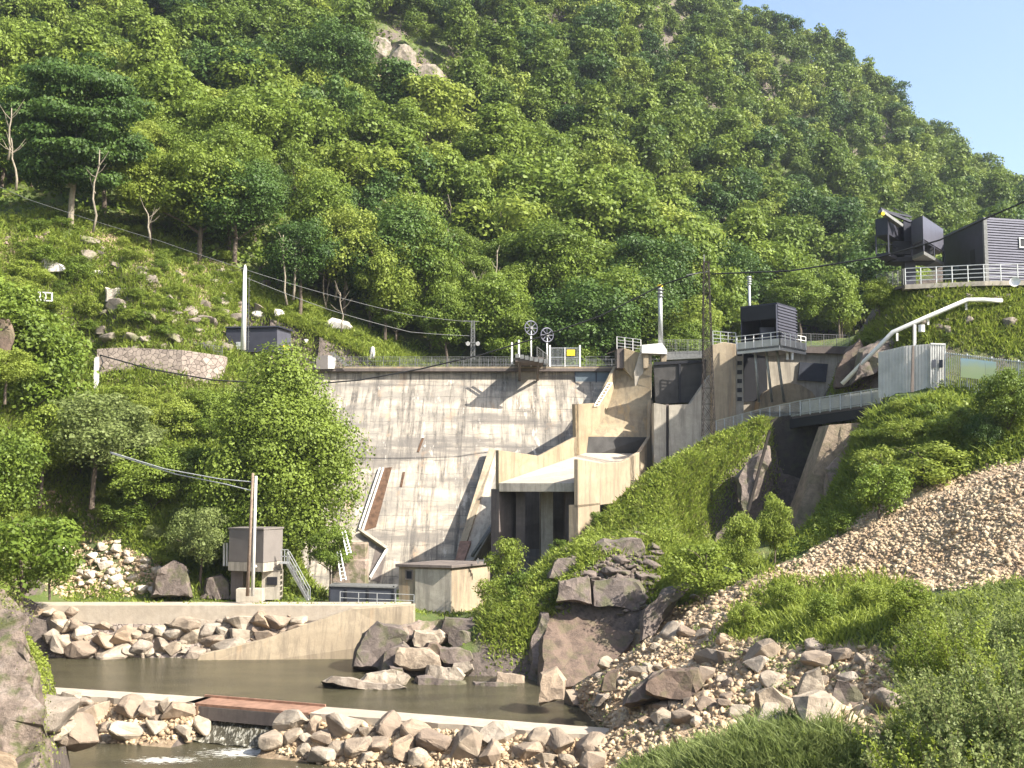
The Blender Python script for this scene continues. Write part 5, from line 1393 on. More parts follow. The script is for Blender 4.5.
scatter_boulders([(536, 612), (552, 600), (640, 598), (652, 612), (646, 622), (560, 610)], 26, .5, 1.4, 'dark broken stone on the ledge of the reddish brown cliff', 'dark stones on the cliff ledge', 65, sep=.45, sq=.6, mat=M['rockd'], ymax=98, name='rock', cat='rock')
# ------------------------------------------------------------------ loose stones: one mass nobody could count
def stones(name, poly, n, smin, smax, mat, seed, ymax=130, kind='stuff', label=None):
    s = sample_poly(poly, n, seed); 
    # ground points on a coarse lattice, then interpolate by fresh height lookups
    H = hits([a[0] for a in s], [a[1] for a in s])
    P = np.array([(p.x, p.y, p.z) for p in H if p is not None and p.y < ymax])
    # thicken: several stones around every looked-up point
    r = np.random.default_rng(seed); K = 5
    Q = np.repeat(P, K, 0); Q[:, :2] += r.normal(0, 1.0, (len(Q), 2)); Q[:, 2] = hfun(Q[:, 0], Q[:, 1])
    px, py = proj(Q[:, 0], Q[:, 1], Q[:, 2]); keep = inpoly(px, py, poly); Q = Q[keep]
    base = []
    ico = bmesh.new(); bmesh.ops.create_icosphere(ico, subdivisions=1, radius=1); bv = np.array([v.co[:] for v in ico.verts]); bf = np.array([[v.index for v in f.verts] for f in ico.faces]); ico.free()
    n_ = len(Q)
    size = (smin + (smax - smin) * r.random(n_) ** 4)[:, None, None]
    jit = r.uniform(.35, 1.35, (n_, len(bv), 1)); sc = r.uniform(.5, 1.3, (n_, 1, 3)); sc[:, :, 2] *= .75
    th = r.uniform(0, 6.28, n_); c, s_ = np.cos(th), np.sin(th)
    V = bv[None] * jit * sc * size * .5
    X = V[..., 0] * c[:, None] - V[..., 1] * s_[:, None]; Y = V[..., 0] * s_[:, None] + V[..., 1] * c[:, None]
    V = np.stack([X, Y, V[..., 2]], -1) + Q[:, None, :]
    Fc = bf[None] + (np.arange(n_) * len(bv))[:, None, None]
    me = np_mesh(name, V.reshape(-1, 3), Fc.reshape(-1, 3))
    o = link(name, me, mat); tag(o, label, 'stones', kind=kind)
    print(name, n_)
    return o
t = NT('loose_stone'); v = t.coord(); vo = t.n('ShaderNodeTexVoronoi', Scale=1.7); t.l(v, vo.inputs[0]); sx = t.n('ShaderNodeSeparateColor'); t.l(vo.outputs['Color'], sx.inputs[0])
M['stones'] = t.fin(t.mix(t.ramp(t.noise(v, 5, 6), [(.4, .5), (.6, 0.)]), t.ramp(sx.outputs[0], [(0, (.29, .205, .12)), (.4, (.43, .325, .20)), (.75, (.54, .43, .28)), (1, (.38, .255, .135))]), (.2, .14, .1)), .9)
M['stoned'] = rockmat('dark_loose_stone', [(0.12, 0.095, 0.08), (0.22, 0.175, 0.14)], 0, False)
stones('scree', [(745, 575), (800, 558), (850, 522), (900, 487), (1030, 452), (1030, 585), (950, 592), (880, 590), (800, 588)], 5200, .05, .52, M['stones'], 21, 100, label='tan scree slope of broken stone at the right')
stones('rubble', [(500, 716), (560, 680), (640, 625), (740, 575), (790, 590), (740, 640), (900, 650), (900, 760), (600, 760), (540, 735)], 4200, .06, .7, M['stones'], 22, 100, label='pale loose rubble between the causeway and the bushes')
stones('outcrop_debris', [(550, 565), (575, 545), (600, 534), (648, 532), (662, 560), (656, 606), (550, 600)], 500, .2, .8, M['stoned'], 29, 100, label='dark broken stones between the blocks of the ridge outcrop')
stones('causeway_rubble', [(262, 720), (600, 740), (620, 768), (330, 768), (262, 748)], 1500, .15, .7, M['stones'], 23, 90, label='small loose stones between the causeway boulders right of the bridge')
stones('causeway_rubble', [(42, 702), (200, 706), (212, 742), (42, 746)], 500, .15, .7, M['stones'], 24, 90, label='small loose stones between the causeway boulders left of the bridge')
stones('bank_rubble', [(40, 542), (110, 540), (190, 575), (190, 598), (45, 598)], 500, .2, .7, M['stones'], 25, 116, label='loose stones between the cream boulders on the left bank')
stones('bank_rubble', [(60, 495), (100, 500), (110, 530), (70, 540), (40, 505), (0, 500), (20, 480)], 250, .2, .8, M['stones'], 26, 120, label='orange crumbling earth and stone below the left bank bushes')
# ================================================================== foliage
def leaf_quads(C, N, S, r, fold=True):
    """one small quad per leaf spray: centres C, normals N, sizes S"""
    n = len(C); N = N / np.linalg.norm(N, axis=1, keepdims=True)
    a = r.normal(size=(n, 3)); T = np.cross(N, a); T /= np.linalg.norm(T, axis=1, keepdims=True) + 1e-9; B = np.cross(N, T)
    S = S[:, None]; k = r.uniform(.55, .9, (n, 1))
    d = N * S * .18
    V = np.stack([C + T * S, C + B * S * k - d, C - T * S, C - B * S * k - d], 1)
    Fc = np.arange(n * 4).reshape(n, 4)
    return V.reshape(-1, 3), Fc
def crown_arrays(seed, h, rad, nl, per, leaf, lob=(.26, .42), flat=1.0, base=.25, shape='round'):
    r = np.random.default_rng(seed); Cs = []; Ns = []
    for i in range(nl):
        for _ in range(50):
            q = r.uniform(-1, 1, 3)
            if .3 < np.linalg.norm(q) < 1: break
        if shape == 'cone': q[:2] *= (1.05 - .72 * ((q[2] + 1) / 2) ** 1.3)
        c = np.array([q[0] * rad * .8, q[1] * rad * .8, h * base + (h * (1 - base)) * (.5 + q[2] * .42)])
        lr = rad * r.uniform(*lob)
        d = r.normal(size=(per, 3)); d[:, 2] = d[:, 2] * .9 + .35
        d /= np.linalg.norm(d, axis=1, keepdims=True)
        rr = lr * r.uniform(.55, 1.08, (per, 1))
        P = c + d * rr * np.array([1.1, 1.1, .75 * flat])
        Cs.append(P); Ns.append(d + r.normal(size=(per, 3)) * .45 + np.array([0, 0, .35]))
    C = np.concatenate(Cs); N = np.concatenate(Ns)
    S = leaf * r.uniform(.6, 1.3, len(C))
    return leaf_quads(C, N, S, r)
def tree_trunk_mesh(seed, h, rad, r0, base, name='trunk', limbs=6):
    r = random.Random(seed); m = MB()
    p = Vector((0, 0, -.6)); pts = [p]
    for k in range(1, 6): pts.append(Vector((r.uniform(-.12, .12) * rad * k / 5, r.uniform(-.12, .12) * rad * k / 5, h * .8 * k / 5)))
    m.tube(pts, r0, 7, r0 * .3)
    for k in range(limbs):
        z = h * r.uniform(base * .9, .7); a = r.uniform(0, 6.28); q = Vector((0, 0, z)); L = rad * r.uniform(.5, .8)
        m.tube([q, q + Vector((math.cos(a) * L * .5, math.sin(a) * L * .5, L * .35)), q + Vector((math.cos(a) * L, math.sin(a) * L, L * .55))], r0 * .35, 5, r0 * .1)
    me = bpy.data.meshes.new(name); me.from_pydata(m.v, [], m.f); me.update(); return me
KINDS = {}
def make_kind(key, seeds, mats, h, rad, nl, per, leaf, r0=.22, bark='bark', **kw):
    L = []
    for i, s in enumerate(seeds):
        V, Q = crown_arrays(s, h, rad, nl, per, leaf, **kw)
        cm = np_mesh('crown', V, Q); cm.materials.append(M[mats[i % len(mats)]])
        tm = tree_trunk_mesh(s, h, rad, r0, kw.get('base', .25)); tm.materials.append(M[bark])
        L.append((cm, tm, V, Q))
    KINDS[key] = L
for sfx, n1, n2, lf in (('', 38, 125, .235), ('x', 32, 100, .28)):
    make_kind('far' + sfx, range(1, 7), ['leaf'], 11, 4.8, n1, n2, lf, .2)
    make_kind('fard' + sfx, range(11, 14), ['leafd'], 12, 4.8, n1, n2, lf, .2)
    make_kind('fart' + sfx, range(7, 10), ['leaf'], 15, 4.0, n1, n2, lf, .2, lob=(.2, .5), base=.2, shape='cone')
    make_kind('farw' + sfx, range(18, 21), ['leafb'], 9.5, 5.6, n1, n2, lf, .2, lob=(.14, .36), base=.3)
    make_kind('farb' + sfx, range(14, 18), ['leafb'], 10.5, 4.5, n1, n2, lf, .2)
make_kind('mid', range(21, 25), ['leaf'], 11, 4.6, 85, 190, .135, .22, lob=(.18, .32))
make_kind('midd', range(25, 27), ['leafd'], 13, 5.4, 100, 200, .14, .26, lob=(.18, .32))
make_kind('midg', range(41, 43), ['leafg'], 9, 4.2, 90, 190, .11, .18, lob=(.16, .28))
make_kind('midb', range(27, 30), ['leafb'], 9, 3.8, 75, 180, .12, .18, lob=(.18, .32))
make_kind('bush', range(31, 34), ['leaf'], 3.2, 1.9, 40, 110, .075, .08, base=.05, lob=(.2, .34))
make_kind('bushb', range(34, 37), ['leafb'], 3.0, 1.9, 40, 110, .075, .08, base=.05, lob=(.2, .34))
make_kind('bushg', range(37, 39), ['leafg'], 3.2, 1.8, 40, 120, .065, .08, base=.05, lob=(.2, .34))
TREES = [0]
def put_tree(kind, p, s, label, group, cat='tree', name='broadleaf_tree', sx=1.0):
    V = rnd.choice(KINDS[kind])
    root = bpy.data.objects.new(name, None); COL.objects.link(root); root.location = p; root.scale = (s * sx, s * sx, s); root.rotation_euler = (0, 0, rnd.uniform(0, 6.28))
    tag(root, label, cat, group)
    for me, nm in ((V[0], 'crown' if cat == 'tree' else 'foliage'), (V[1], 'trunk' if cat == 'tree' else 'stem')):
        o = bpy.data.objects.new(nm, me); COL.objects.link(o); o.parent = root
    TREES[0] += 1
    return root

# ------------------------------------------------------------------ forest on the mountain
def forest():
    r = np.random.default_rng(5)
    # jittered grid on the hillside
    P = []
    step = 7.0
    for yy in np.arange(146, 470, step):
        for xx in np.arange(-260, 300, step):
            P.append((xx + r.uniform(-3.1, 3.1), yy + r.uniform(-3.1, 3.1)))
    P = np.array(P); Z = hfun(P[:, 0], P[:, 1]); px, py = proj(P[:, 0], P[:, 1], Z + 6)
    keep = (px > -70) & (px < 1110) & (py > -60) & (py < 375)
    # treeless: grass strip above the crest, rocky left slope, valley behind the cabin
    bx, by = proj(P[:, 0], P[:, 1], Z)
    BARE = [(-80, 222), (60, 205), (150, 232), (215, 262), (310, 300), (330, 310), (375, 345), (420, 375), (-80, 420)]
    keep &= ~(inpoly(bx, by, BARE) & (P[:, 1] < 158))
    for E in ([(362, 42), (400, 42), (455, 84), (458, 140), (400, 136), (362, 100)],): keep &= ~inpoly(bx, by, E)
    # behind the top-right bench nothing nearer than the valley
    keep &= ~((P[:, 0] > 30) & (P[:, 1] < 175))
    P, Z, px, py = P[keep], Z[keep], px[keep], py[keep]
    # cull trees wholly behind the skyline
    vis = np.ones(len(P), bool)
    order = np.argsort(P[:, 1])
    colmin = np.full(1300, 1e9)
    for i in order:
        tx, ty = proj(P[i, 0], P[i, 1], Z[i] + 11)
        c = int(min(1299, max(0, tx + 80)))
        if ty > colmin[c] + 12: vis[i] = False
        gx, gy = proj(P[i, 0], P[i, 1], Z[i] + 2)
        w = int(3 * 1100 / P[i, 1])
        if vis[i]:
            sl = slice(max(0, c - w), min(1300, c + w)); colmin[sl] = np.minimum(colmin[sl], gy)
    P, Z, px, py = P[vis], Z[vis], px[vis], py[vis]
    nz = fbm(P[:, 0] / 38, P[:, 1] / 38, 3); nz2 = r.random(len(P))
    o = np.argsort(P[:, 1])
    inframe = (px > -20) & (px < 1044) & (py > -20)
    ind = [i for i in o if inframe[i]][:245]
    inds = set(ind)
    big = {}
    for i in o:
        s = (.62 + 1.05 * r.random() ** 1.3) * (1 - .12 * sstep(260, 420, P[i, 1]))
        dark = nz2[i] < .17 + (0.3 if (px[i] < 420 and py[i] > 180) else 0)
        bright = nz2[i] > .70 - .5 * nz[i]
        kind = 'fard' if dark else ('farb' if bright else 'far')
        if kind == 'far' and nz2[i] > .48: kind = 'fart'
        if kind == 'farb' and nz2[i] > .84: kind = 'farw'
        if i in inds:
            reg = 'left part of the forest' if px[i] < 340 else ('middle of the forest behind the dam' if px[i] < 620 else 'right part of the forest behind the pylon')
            look = {'fard': 'dark green tree', 'farb': 'light yellow-green tree', 'far': 'mid green tree', 'fart': 'tall narrow green tree', 'farw': 'broad light green tree'}[kind]
            kk = kind
            if P[i, 1] < 170: kk = {'fard': 'midd', 'farb': 'midb', 'far': 'mid', 'fart': 'mid', 'farw': 'midb'}[kind]
            put_tree(kk, (P[i, 0], P[i, 1], Z[i] - .3), s, sx=.75 + .5 * r.random(), label=f'{look} in the {reg}', group=f'{look}s, {reg}')
        else:
            big.setdefault(kind, []).append((P[i, 0], P[i, 1], Z[i] - .3, s, r.random() * 6.28))
    for kind, L in big.items():
        Vs = []; Qs = []; b = 0
        for j, (x, y, z, s, a) in enumerate(L):
            V, Q = KINDS[kind + 'x'][j % len(KINDS[kind + 'x'])][2:4]
            if y > 330: V = V.reshape(-1, 4, 3)[::2]; cc = V.mean(1, keepdims=True); V = (cc + (V - cc) * 1.3).reshape(-1, 3); Q = np.arange(len(V)).reshape(-1, 4)
            c, s_ = math.cos(a), math.sin(a)
            X = (V[:, 0] * c - V[:, 1] * s_) * s + x; Y = (V[:, 0] * s_ + V[:, 1] * c) * s + y
            Vs.append(np.stack([X, Y, V[:, 2] * s + z], 1)); Qs.append(Q + b); b += len(V)
        me = np_mesh('far_forest', np.concatenate(Vs), np.concatenate(Qs))
        o_ = link('far_forest', me, M[{'fard': 'leafd2', 'farb': 'leafb2', 'far': 'leaf2', 'fart': 'leaf2', 'farw': 'leafb2'}[kind]])
        tag(o_, {'fard': 'dark green far trees of the upper forest', 'farb': 'light green far trees of the upper forest', 'far': 'mid green far trees covering the upper mountain', 'fart': 'tall narrow far trees of the upper forest', 'farw': 'broad light far trees of the upper forest'}[kind], 'forest', kind='stuff')
        print(kind, len(L), b // 4)
def leafmat2(name, c1, c2, c3):
    """same foliage for the merged far trees: tone varies from tree to tree by place"""
    t = NT(name); v = t.coord()
    vo = t.n('ShaderNodeTexVoronoi', Scale=.14); t.l(t.coord((1, 1, .3)), vo.inputs[0]); sx = t.n('ShaderNodeSeparateColor'); t.l(vo.outputs['Color'], sx.inputs[0])
    a = t.ramp(sx.outputs[0], [(0, c1), (.5, c2), (1, c3)])
    f = t.noise(v, 3.0, 2); b = t.mix(t.ramp(f, [(0.35, 0.45), (0.6, 0.0)]), a, tuple(x * 0.55 for x in c1))
    p = t.n('ShaderNodeBsdfPrincipled', Roughness=0.55); p.inputs['Specular IOR Level'].default_value = 0.25
    tr = t.n('ShaderNodeBsdfTranslucent'); mx = t.n('ShaderNodeMixShader'); mx.inputs[0].default_value = .3
    t.l(b, p.inputs['Base Color']); t.l(b, tr.inputs[0]); t.l(p.outputs[0], mx.inputs[1]); t.l(tr.outputs[0], mx.inputs[2]); t.l(mx.outputs[0], t.out.inputs[0])
    return t.m
M['leaf2'] = leafmat2('far_leaf', (0.080, 0.124, 0.015), (0.120, 0.178, 0.021), (0.172, 0.226, 0.032))
M['leafd2'] = leafmat2('far_dark_leaf', (0.036, 0.074, 0.013), (0.054, 0.102, 0.017), (0.078, 0.130, 0.022))
M['leafb2'] = leafmat2('far_bright_leaf', (0.160, 0.218, 0.028), (0.20, 0.255, 0.036), (0.245, 0.290, 0.050))
forest()

# ------------------------------------------------------------------ trees near the dam and on the banks: (px, py of the foot, depth or None, top py, kind, width factor, label)
def near_tree(px, pb, pt, kind, label, Y=None, sx=1.0, cat='tree', name='broadleaf_tree', group=None, sink=.4):
    if Y is None:
        p = hits([px], [pb])[0]
        if p is None: return
    else:
        w = W(px, pb, Y); p = Vector((w.x, Y, w.z))
    top = W(px, pt, p.y)
    h0 = {'mid': 11, 'midd': 13, 'midb': 9, 'midg': 9, 'bush': 3.2, 'bushb': 3.0, 'bushg': 3.2, 'far': 11, 'fard': 12, 'farb': 10.5}[kind]
    s = (top.z - p.z) / h0
    return put_tree(kind, p - Vector((0, 0, sink * s * .3)), s, label, group, cat, name, sx)
# the big tree left of the dam, built for itself
V, Q = crown_arrays(77, 24, 10.6, 250, 310, .16, lob=(.12, .30), base=.08, shape='cone')
root = empty('broadleaf_tree', tuple(W(279, 590, 108)), 'biggest dense dark green tree standing left of the dam face above the kiosk', 'tree')
c = np_mesh('crown', V, Q); co_ = link('crown', c, M['leaf'], root, WL[root.name]); 
tm = tree_trunk_mesh(77, 24, 8, .4, .12); link('trunk', tm, M['bark'], root, WL[root.name])
root.scale = (1, .75, (W(280, 342, 108).z - W(285, 590, 108).z) / 23.6)
# the dark spreading tree at the top left
V, Q = crown_arrays(78, 26, 12, 190, 300, .25, lob=(.16, .27), flat=.45, base=.12)
rt = hits([70], [232])[0] or W(70, 232, 150)
sc_ = (W(70, 48, rt.y).z - rt.z) / 25.5
root = empty('broadleaf_tree', tuple(rt), 'biggest dark tree with layered drooping boughs at the top left of the forest', 'tree')
link('crown', np_mesh('crown', V, Q), M['leafd'], root, WL[root.name]); link('trunk', tree_trunk_mesh(78, 26, 11, .5, .12), M['barkp'], root, WL[root.name]); root.scale = (sc_ * .95, sc_ * .8, sc_)
NT_ = [
 (150, 250, 150, 'midb', 'pale green slim tree right of the biggest dark tree', 1.0), (200, 262, 140, 'mid', 'bushy mid green tree above the rocky slope', 1.1),
 (235, 275, 160, 'midd', 'dark tree with drooping boughs above the white post', 1.1), (330, 130, 20, 'midd', 'dark green round tree high on the slope left of the crags', 1.1),
 (345, 320, 200, 'midb', 'light green tree with an open crown above the white boulder', .8), (385, 345, 235, 'midb', 'light green tree growing behind the crest left of the lattice mast', .8),
 (430, 352, 215, 'mid', 'green tree behind the dam crest beside the bare trunks', .7), (300, 320, 215, 'midd', 'dark tree in the shaded hollow above the grass strip', 1.0), (370, 330, 240, 'midd', 'dark shaded tree behind the light green trees in the hollow', 1.1),
 (510, 355, 300, 'mid', 'small green tree right behind the lattice mast and platform', 1.0), (570, 352, 290, 'midd', 'dark tree behind the yellow-sign gate', 1.2), (620, 350, 262, 'midb', 'bright tree left behind the grey lamp post', 1.2),
 (680, 345, 255, 'midb', 'bright bushy tree between the lamp post and the pylon', 1.2), (725, 345, 240, 'midd', 'dark tree right behind the pylon top', 1.1), (800, 342, 270, 'mid', 'green tree right of the dark cabin', 1.2), (845, 335, 262, 'midb', 'light green tree behind the rock outcrop beside the pipe', 1.2),
 (880, 325, 275, 'midb', 'light green bushy tree below the cable-car station', 1.0)]
for a in NT_: near_tree(a[0], a[1], a[2], a[3], a[5-1], None, a[5])
# left bank
LBT = [
 (20, 470, 300, 'mid', 'bushy tree at the left edge above the orange earth', 112, 1.0), (-20, 420, 270, 'mid', 'green tree cut by the left picture edge', 108, 1.2), (50, 410, 330, 'midd', 'dark green bushy tree left of the concrete post', 117, .8),
 (92, 500, 385, 'midg', 'grey-green feathery shrub tree in the middle of the left bank', 109, 1.3), (40, 500, 400, 'midb', 'yellow-green leafy tree low on the left bank', 107, 1.0), (-10, 560, 420, 'mid', 'leafy tree low at the left edge', 90, 1.0),
 (150, 540, 440, 'mid', 'green bush tree in the middle of the left bank slope', 110, 1.1), (200, 590, 500, 'midg', 'soft green bush left of the kiosk', 103, .9), (180, 470, 395, 'midb', 'light green rounded bush below the masonry wall', 119, 1.2), (140, 440, 392, 'midb', 'green bush right of the concrete post', 120, 1.0),
 (330, 590, 520, 'mid', 'dark bush under the big tree beside the metal stairs', 104, .9), (222, 470, 385, 'mid', 'leafy tree left behind the big tree', 120, .8), (238, 590, 505, 'mid', 'green undergrowth tree behind the kiosk', 106, .9), (310, 560, 500, 'midb', 'bright green bush at the foot of the dam beside the drain channel', 107, .7),
 (20, 600, 500, 'bush', 'leafy bush above the foreground rock bank', 70, 1.1), (50, 590, 545, 'bush', 'low leafy bush beside the cream boulders', 95, 1.2), (5, 400, 345, 'midb', 'bright bush at the left edge above the leafy tree', 104, 1.3)]
for a in LBT: near_tree(a[0], a[1], a[2], a[3], a[4], a[5], a[6])
# right bank bushes
RBT = [
 (518, 630, 568, 'bush', 'round dark green bush beside the hut above the rock pile', 92, .75), (497, 612, 572, 'bushb', 'light green bush leaning on the right wall of the hut', 96, 1.0), (505, 580, 535, 'bushb', 'bright bush on the ridge under the dark piers', 99, .8),
 (560, 562, 538, 'bush', 'low green shrub on the ridge in front of the spillway wall', 99, 1.0), (705, 600, 540, 'bushb', 'low green bush left of the tall bush in the dark gap', 84, 1.2), (742, 595, 510, 'midb', 'tall green bush in front of the dark gap under the walkway', 86, .6), (775, 575, 490, 'midb', 'bright upright bush right of the tall one at the gap', 88, .6),
 (885, 490, 440, 'bushb', 'light green bush on the slope below the sheet fence', None, 1.2), (905, 455, 415, 'bushb', 'bright bush under the sheet fence', None, 1.2), (960, 445, 405, 'bush', 'green bush under the banners', None, 1.2), (1010, 450, 365, 'mid', 'dark green bushy tree at the right edge under the bar fence', 88, 1.0),
 (985, 470, 410, 'midd', 'dark bush at the right above the scree', 88, .8), (925, 490, 440, 'bushb', 'yellow-green bush just above the scree edge', 88, 1.6), (838, 538, 508, 'bush', 'green bush above the scree below the slanting buttress', None, 1.1), (880, 520, 455, 'bush', 'green shrub in the middle of the slope above the scree', None, 1.0),
 (600, 528, 508, 'bush', 'green shrub on the ridge near the spillway foot', 101, 1.0),
 (745, 632, 600, 'bushb', 'light green shrub left on the rubble', None, 1.0), (785, 612, 578, 'bushb', 'bright green shrub in the middle of the rubble', None, 1.1), (822, 625, 590, 'bush', 'green shrub right of the middle of the rubble', None, 1.0), (868, 610, 578, 'bushb', 'green shrub at the right of the rubble', None, 1.1),
 (910, 620, 575, 'bushb', 'light shrub at the right top of the rubble', None, 1.0)]
for a in RBT: near_tree(a[0], a[1], a[2], a[3], a[4], a[5], a[6], cat='bush' if a[3].startswith('bush') else 'tree', name='bush' if a[3].startswith('bush') else 'broadleaf_tree')

def bush_patch(poly, n, h0, h1, kinds, label, group, seed, ymax=150, ymin=14):
    s_ = sample_poly(poly, n * 3, seed); r = random.Random(seed); pl = []
    for p in hits([a[0] for a in s_], [a[1] for a in s_], ymin):
        if p is None or p.y > ymax or any((p - q).length < 1.6 for q in pl): continue
        pl.append(p); k = r.choice(kinds); put_tree(k, p - Vector((0, 0, .3)), r.uniform(h0, h1) / 3.1, label[k], group[k] if isinstance(group, dict) else group + ', ' + k.replace('bushb', 'light').replace('bushg', 'grey-green').replace('bush', 'dark'), 'bush', 'bush', r.uniform(1.0, 1.5))
        if len(pl) >= n: break
bush_patch([(0, 262), (80, 275), (100, 310), (90, 370), (0, 370)], 16, 1.5, 3.5, ['bush', 'bushb'], {'bush': 'mid green bush on the slope at the left edge', 'bushb': 'light green bush on the slope at the left edge'}, 'bushes at the left edge', 81)
bush_patch([(100, 225), (230, 262), (260, 300), (240, 345), (110, 340), (140, 290)], 44, .8, 2.3, ['bush', 'bushb'], {'bush': 'low mid green bush on the rocky left slope', 'bushb': 'low light green bush on the rocky left slope'}, 'bushes on the rocky slope', 82)
bush_patch([(100, 400), (220, 400), (215, 520), (180, 590), (100, 530), (80, 470)], 34, 1.5, 3.4, ['bush', 'bushb', 'bushg'], {'bush': 'mid green bush on the left bank below the masonry wall', 'bushb': 'light green bush on the left bank below the masonry wall', 'bushg': 'grey-green bush on the left bank below the masonry wall'}, 'bushes below the masonry wall', 83)
bush_patch([(840, 430), (945, 400), (1020, 400), (1020, 450), (900, 480), (840, 515)], 22, 1.0, 2.4, ['bush', 'bushb'], {'bush': 'mid green bush on the slope between walkway and scree', 'bushb': 'light green bush on the slope between walkway and scree'}, 'bushes above the scree', 84)
bush_patch([(0, 215), (100, 225), (90, 262), (0, 262)], 12, .8, 2.2, ['bush', 'bushb'], {'bush': 'mid green bush high on the left slope below the dark spreading tree', 'bushb': 'light green bush high on the left slope below the dark spreading tree'}, 'bushes high on the left slope', 86)
bush_patch([(850, 350), (905, 303), (1020, 303), (1020, 345), (940, 340), (880, 348)], 18, .4, 1.0, ['bush', 'bushb'], {'bush': 'low mid green bush on the hill under the terrace', 'bushb': 'low light green bush on the hill under the terrace'}, 'bushes under the terrace', 87)
bush_patch([(600, 530), (680, 480), (750, 440), (760, 445), (700, 480), (640, 530)], 14, .35, .8, ['bush', 'bushb'], {'bush': 'low mid green bush on the grassy ridge crest', 'bushb': 'low light green bush on the grassy ridge crest'}, 'bushes on the ridge crest', 88)
bush_patch([(230, 300), (310, 305), (375, 350), (330, 350), (290, 320)], 8, .8, 1.8, ['bushb'], {'bushb': 'light green bush on the grass strip above the crest'}, 'bushes on the grass strip', 85, 165)
# bare pale trunks
def bare(px, pb, pt, Y, label, seed, r=.16, mat='barkp'):
    a = W(px, pb, Y); b = W(px + random.Random(seed).uniform(-6, 6), pt, Y); h = b.z - a.z; rr = random.Random(seed)
    root = empty('bare_tree', tuple(a), label, 'bare tree'); m = MB(); k = 5
    pts = [a.lerp(b, i / k) + Vector((rr.uniform(-.3, .3), 0, 0)) * (i > 0) for i in range(k + 1)]
    m.tube(pts, r, 6, r * .35); m.build('trunk', M[mat], root, smooth=True); m = MB()
    for i in range(5):
        q = a.lerp(b, rr.uniform(.45, .95)); d = Vector((rr.choice((-1, 1)) * rr.uniform(.5, 1.6), rr.uniform(-.5, .5), rr.uniform(.5, 1.8)))
        m.tube([q, q + d * .5, q + d + Vector((0, 0, .4))], r * .35, 4, r * .12)
    m.build('branch', M[mat], root)
for i, a in enumerate([(8, 160, 108, 128, 'pale bare tree at the left edge in front of the dark tree'), (16, 190, 138, 128, 'short pale bare trunk right of the leftmost bare tree'), (93, 232, 150, 128, 'pale ivy-hung bare trunk in front of the dark tree'), (150, 240, 208, 132, 'slanting pale dead stem above the rocky slope'),
      (287, 305, 235, 140, 'bare ivy-clad trunk above the low shed'), (293, 300, 240, 141, 'thin bare trunk close right of the ivy-clad one'), (335, 300, 250, 148, 'brownish bare trunk at the edge of the dark hollow'), (347, 290, 222, 148, 'forked bare trunk in the dark hollow'),
      (428, 340, 280, 150, 'pale slanting trunk in the forest above the crest'), (436, 330, 262, 151, 'second pale trunk beside the slanting one above the crest'), (495, 330, 250, 156, 'pale straight trunk in the forest above the crest right of the mast'), (505, 175, 145, 225, 'cluster of pale dead stems high in the forest'), (560, 300, 272, 158, 'thin pale trunk above the spoked wheels')]):
    bare(*a, seed=i, r=.2 if a[3] > 140 else .16)

rr_ = random.Random(44)
for k in range(24):
    px_ = rr_.uniform(310, 640); py_ = rr_.uniform(255, 335); q = hits([px_], [py_])[0]
    if q is None: continue
    bare(px_, py_, py_ - rr_.uniform(35, 75), q.y - 2.5, 'slim pale trunk among the forest trees just above the dam crest', 500 + k, .13)
    COL.objects[-1]
for o_ in COL.objects:
    if o_.get('label') == 'slim pale trunk among the forest trees just above the dam crest': o_['group'] = 'slim pale trunks above the crest'

# ------------------------------------------------------------------ ground cover
def grass(name, poly, n, K, h, mat, seed, label, ymax=150, ymin=14, w=.03, spread=.9):
    s = sample_poly(poly, n, seed); H = hits([a[0] for a in s], [a[1] for a in s], ymin)
    P = np.array([(p.x, p.y, p.z) for p in H if p is not None and p.y < ymax]); r = np.random.default_rng(seed)
    S = np.repeat(r.uniform(.35, 1.3, len(P)) ** 1.3, K); Q = np.repeat(P, K, 0); Q[:, :2] += r.normal(size=(len(Q), 2)) * spread * .5; Q[:, 2] = hfun(Q[:, 0], Q[:, 1]) - .05
    n_ = len(Q); hh = (h * S * r.uniform(.5, 1.2, n_))[:, None]; a = r.uniform(0, 6.28, n_); side = np.stack([np.cos(a), np.sin(a), np.zeros(n_)], 1)
    lean = r.normal(size=(n_, 3)) * .33; lean[:, 2] = 1; W_ = (w * r.uniform(.7, 1.6, n_) * np.clip(Q[:, 1] / 60, .4, 2))[:, None]
    mid = Q + lean * hh * .6; tip = Q + lean * hh + np.stack([lean[:, 0], lean[:, 1], -.3 * np.ones(n_)], 1) * hh * .35
    V = np.stack([Q - side * W_, Q + side * W_, mid + side * W_ * 1.1, tip], 1); V2 = np.stack([Q - side * W_, mid + side * W_ * 1.1, tip, mid - side * W_ * 1.1], 1)
    V = np.concatenate([V2]).reshape(-1, 3)
    o = link(name, np_mesh(name, V, np.arange(len(V)).reshape(-1, 4)), M[mat]); tag(o, label, 'grass', kind='stuff'); print(name, n_); return o
